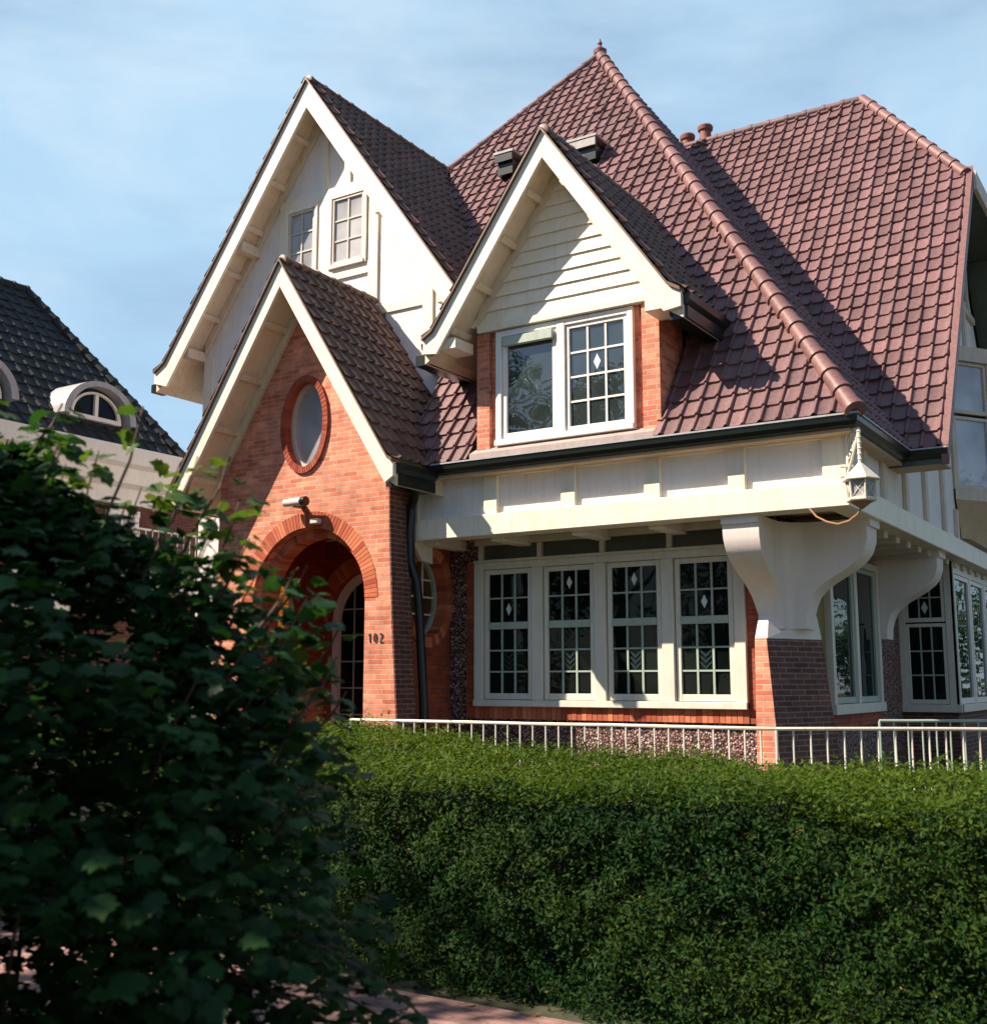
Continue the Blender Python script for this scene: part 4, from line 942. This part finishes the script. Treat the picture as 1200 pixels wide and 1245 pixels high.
leaf_mesh('foliage', np.vstack([pos,p2]), np.vstack([nr,n2_]), np.vstack([dr,d2]), sz, NEEDLE, M['hedge'], hd, np.concatenate([tv,t2]))

n = 330
x = rng.uniform(-5.5,1.2,n); fz = rng.random(n) < .6
z = np.where(fz, rng.uniform(.05,1.05,n), 1.1); y = np.where(fz, HY0+.08, rng.uniform(HY0+.1,HY1-.2,n)); z = np.where(fz, z, htop(x,y)-.01)
keep = np.sin(x*2.7+1)*np.sin(z*6+y*3) > .1; x,y,z = x[keep],y[keep],z[keep]; n = len(x)
leaf_mesh('dry_foliage', np.stack([x,y,z],1), unit(rng.normal(0,.6,(n,3))+np.array([0,-.7,.6])), unit(rng.normal(0,1,(n,3))), rng.uniform(.018,.04,n), NEEDLE, M['dry'], hd)
# stray shoots standing above the clipped top
sx = rng.uniform(-5.6,1.0,170); sy = rng.uniform(HY0+.05,HY1-.1,170); P_,N_,D_,S_ = [],[],[],[]
stm = MB()
for a,b in zip(sx,sy):
    zb = float(htop(a,b))-.04; L_ = rng.uniform(.05,.16); lean = np.array([rng.normal(0,.25),rng.normal(-.1,.25),1.]); lean /= np.linalg.norm(lean)
    stm.tube([(a,b,zb),tuple(np.array([a,b,zb])+lean*L_)],.0022,4)
    for q in range(9):
        t = rng.uniform(.2,1.05); P_.append(np.array([a,b,zb])+lean*L_*t); d_ = rng.normal(0,1,3); d_[2] = abs(d_[2])*.6+.3; D_.append(d_/np.linalg.norm(d_)); N_.append(rng.normal(0,1,3)+np.array([0,0,.5])); S_.append(rng.uniform(.02,.042))
leaf_mesh('shoot_foliage', np.array(P_), unit(np.array(N_)), unit(np.array(D_)), np.array(S_), NEEDLE, M['hedge'], hd, rng.uniform(.5,1,len(P_)))

# --- dark broad-leaved shrub in the left foreground
SX, SY = -3.06, 2.08
RIGHT = np.array([.843,.538,0]); FWD = np.array([-.538,.843,0])
sh = thing('shrub', 'tall dark broad-leaved shrub in the shaded left foreground', 'shrub', (SX,SY,0))
RP = [(0,.98),(.35,1.08),(.75,1.14),(1.35,1.06),(1.68,.93),(1.88,.72),(2.03,.5),(2.18,.26),(2.3,.02)]
def srad(z): return np.interp(z,[p[0] for p in RP],[p[1] for p in RP])
n = 40000
z = rng.uniform(.06,2.35,n); th = rng.uniform(0,2*np.pi,n); fr = np.sqrt(rng.uniform(.05,1,n))
lump = 1+.10*np.sin(3*th+2*z)+.08*np.sin(5*th-4*z+1)
R_ = srad(z)*fr*lump
keep = rng.random(n) < np.where(z<.3,.55+.45*z/.3,1)*np.where(fr>.8,.6,1)*np.where(z>1.7,.55,1)*(np.sin(7*th+5*z)*np.sin(9*z-3*th)>-.55)
pos = np.stack([SX+R_*np.cos(th)*1.05,SY+R_*np.sin(th)*1.05,z],1)[keep]; R_,th,z = R_[keep],th[keep],z[keep]
n = len(pos)
outw = np.stack([np.cos(th),np.sin(th),np.zeros(n)],1)
nr = unit(outw*.22+np.array([0,0,1.0])+rng.normal(0,.33,(n,3)))
dr = unit(outw*.8+rng.normal(0,.6,(n,3))+np.array([0,0,-.25]))
sz = rng.uniform(.03,.07,n)*np.where(rng.random(n)<.15,1.25,1)
leaf_mesh('foliage', pos, nr, dr, sz, LOBED, M['leaf'], sh, np.clip(.4+.25*rng.normal(0,1,n),0,1))
# stems
st = MB(); tips = []
for k in range(20):
    a = rng.uniform(0,2*math.pi); zz = rng.uniform(1.1,2.35); rr = float(srad(zz))*rng.uniform(.5,.95)
    b = V((SX+.25*math.cos(a),SY+.25*math.sin(a),0)); e = V((SX+rr*math.cos(a),SY+rr*math.sin(a),zz))
    m_ = b.lerp(e,.5)+V((0,0,.25)); st.tube([b,b.lerp(m_,.5)+V((0,0,.1)),m_,m_.lerp(e,.6)+V((0,0,.06)),e],.009,6,taper=.003)
# protruding shoots on the upper right outline
shoots = [((.42,2.46),.6),((.22,2.32),.5),((.05,2.36),.45),((-.1,2.42),.4),((.32,2.2),.4),((.60,2.30),.45),((.72,2.18),.45),((.62,2.36),.4),((.10,2.52),.3),((.98,1.84),.3),((1.02,1.72),.3),((.9,1.95),.3),((1.04,1.5),.25),((1.03,1.62),.25),((.86,2.02),.3),((1.28,.72),.4),((1.32,.52),.45),((1.2,.60),.4),((1.12,.42),.35)]
lp, ln, ld, ls, lt = [], [], [], [], []
tp = [[],[],[],[],[]]
for idx,((r_,z_),L) in enumerate(shoots):
    off = rng.uniform(-.25,.25)
    e = V((SX,SY,0))+V(RIGHT*r_)+V(FWD*off)+V((0,0,z_)); dn = z_ < .8
    b = V((SX,SY,0))+V(RIGHT*(r_-(.45 if dn else .18)))+V(FWD*off)+V((0,0,z_+(.25 if dn else -L)))
    pts = [b,b.lerp(e,.35)+V((.02,0,.03)),b.lerp(e,.7)+V((.01,.02,.02)),e]
    st.tube(pts,.006,6,taper=.003)
    for q in range(13 if not dn else 18):
        t = rng.uniform(.15,1.0); c = b.lerp(e,t); s = rng.uniform(0,2*math.pi); d_ = np.array([math.cos(s),math.sin(s),rng.uniform(-.4,.25)])
        tgt = tp if (idx in (0,5,6) and t > .72) else (lp,ln,ld,ls,lt)
        tgt[0].append(np.array(c)+d_*.04); tgt[1].append(unit((np.array([0,0,1.])+d_*.4+rng.normal(0,.35,3))[None])[0]); tgt[2].append(d_); tgt[3].append(rng.uniform(.04,.075)); tgt[4].append(rng.random())
for k in range(64):
    r_ = rng.uniform(-.85,.9); z_ = float(np.interp(abs(r_),[0,.3,.5,.72,.93,1.0],[2.36,2.30,2.2,2.02,1.76,1.6]))+rng.uniform(-.16,.10); off = rng.uniform(-.35,.35)
    e = V((SX,SY,0))+V(RIGHT*min(r_+.06,.98))+V(FWD*off)+V((0,0,z_)); b = V((SX,SY,0))+V(RIGHT*(r_*.8))+V(FWD*off*.7)+V((0,0,z_-.42))
    st.tube([b,b.lerp(e,.4)+V((.015,0,.02)),b.lerp(e,.75),e],.0045,5,taper=.002)
    for q in range(26):
        t = rng.uniform(.0,1.03); c = b.lerp(e,t); s_ = rng.uniform(0,2*math.pi); d_ = np.array([math.cos(s_),math.sin(s_),rng.uniform(-.45,.2)])
        tgt = tp if (t > .7 and k%2==0) else (lp,ln,ld,ls,lt)
        tgt[0].append(np.array(c)+d_*.03); tgt[1].append(unit((np.array([0,0,1.])+d_*.35+rng.normal(0,.3,3))[None])[0]); tgt[2].append(d_); tgt[3].append(rng.uniform(.036,.075)); tgt[4].append(rng.random())
st.build('stem', M['twig'], sh, True)
A_ = lambda L: np.array(L,float)
leaf_mesh('shoot_foliage', A_(lp),A_(ln),A_(ld),A_(ls),LOBED,M['leaf'],sh,A_(lt))
leaf_mesh('sunlit_foliage', A_(tp[0]),A_(tp[1]),A_(tp[2]),A_(tp[3]),LOBED,M['tip'],sh,A_(tp[4]))

# --- street trees behind the photographer (seen reflected in the glass, and shading the hedge)
def tree(x, y, h, cr, lab, seed, nleaf=5200, low=.38):
    g_ = np.random.default_rng(seed); t = thing('street_tree', lab, 'tree', (x,y,0), 'street trees across from the villa')
    tm = MB(); top = V((x+.2,y,h*.75)); tm.tube([(x,y,0),(x+.05,y,h*.2),(x-.05,y+.05,h*.42),top],.2,10,taper=.06)
    C_ = []
    for k in range(15):
        a = g_.uniform(0,6.28); zz = g_.uniform(low,.93)*h; w_ = 1-abs((zz/h-.62)/.45)**2; rr = cr*max(.25,w_)*g_.uniform(.35,.9)
        e = V((x+rr*math.cos(a),y+rr*math.sin(a),zz)); C_.append((e,g_.uniform(.5,1.0)*cr*.42))
        b = V((x,y,zz*.72)); tm.tube([b,b.lerp(e,.5)+V((0,0,.15)),e],.06,6,taper=.015)
    tm.build('trunk', M['bark'], t, True)
    P_ = []
    for e,r in C_:
        q = g_.normal(0,1,(nleaf//15,3)); q /= np.linalg.norm(q,axis=1,keepdims=True); q *= (g_.random((len(q),1))**.45)*r
        P_.append(np.array(e)+q*np.array([1,1,.8]))
    P_ = np.vstack(P_); n = len(P_)
    leaf_mesh('crown', P_, unit(g_.normal(0,.6,(n,3))+np.array([0,0,.8])), unit(g_.normal(0,1,(n,3))), g_.uniform(.13,.24,n), SMALL, M['tree'], t)
TREES = [(-5.7,-.1,4.75,2.3,.22,'small round tree added out of view to shade the lower shrub',3),  # added unseen, crown shaped to shade the lower half of the shrub
  (-10.7,0.,8.4,2.3,.3,'middle street tree on the verge, left of the camera',4),
  (-14.6,-.3,8.8,2.3,.36,'leftmost street tree on the near verge',5),
  (2,-16,10,4.2,.08,'low spreading tree across the road, right of the others',6),
  (-6,-17,11,4.4,.08,'low spreading tree straight across the road from the villa door',7),
  (-15,-16,13,4.2,.08,'broad low tree across the road, third from the right',8),
  (-22,-15,14,4.6,.08,'broad low tree across the road, second from the left',9),
  (-30,-14,12,4.6,.08,'broad low tree across the road, farthest left',10),
  (12,-12,10,4.4,.08,'tree across the road at the far right, beside the side garden',11),
  (16,0,9,4.2,.08,'garden tree well to the right of the villa',12),
  (9,15,7.5,3.6,.06,'bushy garden tree right of the villa, opposite its side windows',13),
  (10,23,9,4.2,.06,'bushy garden tree right of the villa, behind the nearest one',14),
  (1,31,9,4.2,.06,'unseen bushy tree added behind the villa to darken the bay reflections',15)]  # added unseen so the side panes of the bay reflect dark leaves
for x,y,h,c_,lw_,lab,sd_ in TREES: tree(x,y,h,c_,lab,sd_,27000 if h < 6 else 10000 if lw_ < .1 else 5200,lw_)

# --- dry leaves on the path
DL = [(-3.35,5.0),(-3.0,5.03),(-2.72,4.98),(-2.5,5.02),(-2.38,4.96),(-3.7,4.97)]
for x,y in DL:
    a = rng.uniform(0,6.28); o = leaf_mesh('fallen_leaf', np.array([[x,y,.035]]), unit(np.array([[rng.normal(0,.25),rng.normal(0,.25),1]])), np.array([[math.cos(a),math.sin(a),0.]]), np.array([rng.uniform(.04,.06)]), LOBED, M['dry'])
    tag(o, 'dry brown leaf lying on the brick path at the foot of the hedge', 'leaf', 'dry leaves at the foot of the hedge')

# ================================================================== CAMERA, LIGHT, SKY
cam = bpy.data.cameras.new('camera'); co = bpy.data.objects.new('camera', cam); COL.objects.link(co); SC.camera = co
co.location = (0,0,1.65); co.rotation_euler = (math.radians(90+8.5165),0,math.radians(32.549))
cam.sensor_fit = 'HORIZONTAL'; cam.sensor_width = 36; cam.lens = 36*1379/1200; cam.clip_end = 1000; cam.clip_start = .05
cam.dof.use_dof = True; cam.dof.focus_distance = 12; cam.dof.aperture_fstop = 3.6
sd = V((-1.24,-1,1.5)).normalized()
L = bpy.data.lights.new('sun','SUN'); L.energy = 5.0; L.angle = math.radians(.5); L.color = (1,.865,.70)
lo = bpy.data.objects.new('sun', L); COL.objects.link(lo); lo.rotation_euler = sd.to_track_quat('Z','Y').to_euler(); lo.location = (-6,-12,14)
w = bpy.data.worlds.new('World'); SC.world = w; w.use_nodes = True; nt = w.node_tree
bg = nt.nodes['Background']; sky = nt.nodes.new('ShaderNodeTexSky'); sky.sky_type = 'NISHITA'; sky.sun_disc = False
sky.sun_elevation = math.asin(sd.z); sky.sun_rotation = math.atan2(sd.x, sd.y) % (2*math.pi)
sky.air_density = 1.0; sky.dust_density = .3; sky.ozone_density = 3.0
tc = nt.nodes.new('ShaderNodeTexCoord'); mp = nt.nodes.new('ShaderNodeMapping'); mp.inputs['Scale'].default_value = (1.2,1.2,4.5); mp.inputs['Rotation'].default_value = (0.15,.1,.5)
nz = nt.nodes.new('ShaderNodeTexNoise'); nz.inputs['Scale'].default_value = 2.0; nz.inputs['Detail'].default_value = 7; nz.inputs['Roughness'].default_value = .55
nt.links.new(tc.outputs['Generated'], mp.inputs[0]); nt.links.new(mp.outputs[0], nz.inputs['Vector'])
cr = nt.nodes.new('ShaderNodeValToRGB'); cr.color_ramp.elements[0].position = .36; cr.color_ramp.elements[0].color = (.12,.12,.12,1); cr.color_ramp.elements[1].position = .75; cr.color_ramp.elements[1].color = (.6,.6,.6,1)
nt.links.new(nz.outputs[0], cr.inputs[0])
# thin bright haze fills the sky beyond the house, thinning out to its right and overhead
dp = nt.nodes.new('ShaderNodeVectorMath'); dp.operation = 'DOT_PRODUCT'; dp.inputs[1].default_value = (-.70,.70,.0)
nt.links.new(tc.outputs['Generated'], dp.inputs[0])
hr = nt.nodes.new('ShaderNodeMapRange'); hr.inputs[1].default_value = .15; hr.inputs[2].default_value = .95; hr.inputs[3].default_value = .12; hr.inputs[4].default_value = .78
hr.interpolation_type = 'SMOOTHSTEP'
nt.links.new(dp.outputs['Value'], hr.inputs[0])
ad = nt.nodes.new('ShaderNodeMath'); ad.operation = 'MULTIPLY_ADD'; ad.use_clamp = True
ca = nt.nodes.new('ShaderNodeMapRange'); ca.inputs[1].default_value = .3; ca.inputs[2].default_value = .7; ca.inputs[3].default_value = .72; ca.inputs[4].default_value = 1.2
nt.links.new(nz.outputs[0], ca.inputs[0]); nt.links.new(hr.outputs[0], ad.inputs[0]); nt.links.new(ca.outputs[0], ad.inputs[1]); nt.links.new(cr.outputs[0], ad.inputs[2])
ad2 = nt.nodes.new('ShaderNodeMath'); ad2.operation = 'MULTIPLY'; ad2.inputs[1].default_value = .5; nt.links.new(cr.outputs[0], ad2.inputs[0]); nt.links.new(ad2.outputs[0], ad.inputs[2])
mx = nt.nodes.new('ShaderNodeMix'); mx.data_type = 'RGBA'; mx.inputs[7].default_value = (4.1,6.2,8.2,1)
nt.links.new(ad.outputs[0], mx.inputs[0]); nt.links.new(sky.outputs[0], mx.inputs[6])
mp2 = nt.nodes.new('ShaderNodeMapping'); mp2.inputs['Scale'].default_value = (1,1,2.4); mp2.inputs['Location'].default_value = (.4,.2,.15)
n2 = nt.nodes.new('ShaderNodeTexNoise'); n2.inputs['Scale'].default_value = 2.1; n2.inputs['Detail'].default_value = 9; n2.inputs['Roughness'].default_value = .6; n2.inputs['Distortion'].default_value = .35
nt.links.new(tc.outputs['Generated'], mp2.inputs[0]); nt.links.new(mp2.outputs[0], n2.inputs['Vector'])
c2 = nt.nodes.new('ShaderNodeMapRange'); c2.interpolation_type = 'SMOOTHSTEP'; c2.inputs[1].default_value = .42; c2.inputs[2].default_value = .72; c2.inputs[3].default_value = 0; c2.inputs[4].default_value = .62
nt.links.new(n2.outputs[0], c2.inputs[0])
cm = nt.nodes.new('ShaderNodeMath'); cm.operation = 'MULTIPLY'; nt.links.new(c2.outputs[0], cm.inputs[0]); nt.links.new(hr.outputs[0], cm.inputs[1])
mx2 = nt.nodes.new('ShaderNodeMix'); mx2.data_type = 'RGBA'; mx2.inputs[7].default_value = (7.4,8.3,9.0,1)
nt.links.new(cm.outputs[0], mx2.inputs[0]); nt.links.new(mx.outputs[2], mx2.inputs[6]); nt.links.new(mx2.outputs[2], bg.inputs[0])
bg.inputs[1].default_value = .056
SC.view_settings.view_transform = 'Standard'; SC.view_settings.look = 'None'; SC.view_settings.exposure = 1.05; SC.view_settings.gamma = 1
SC.cycles.max_bounces = 6
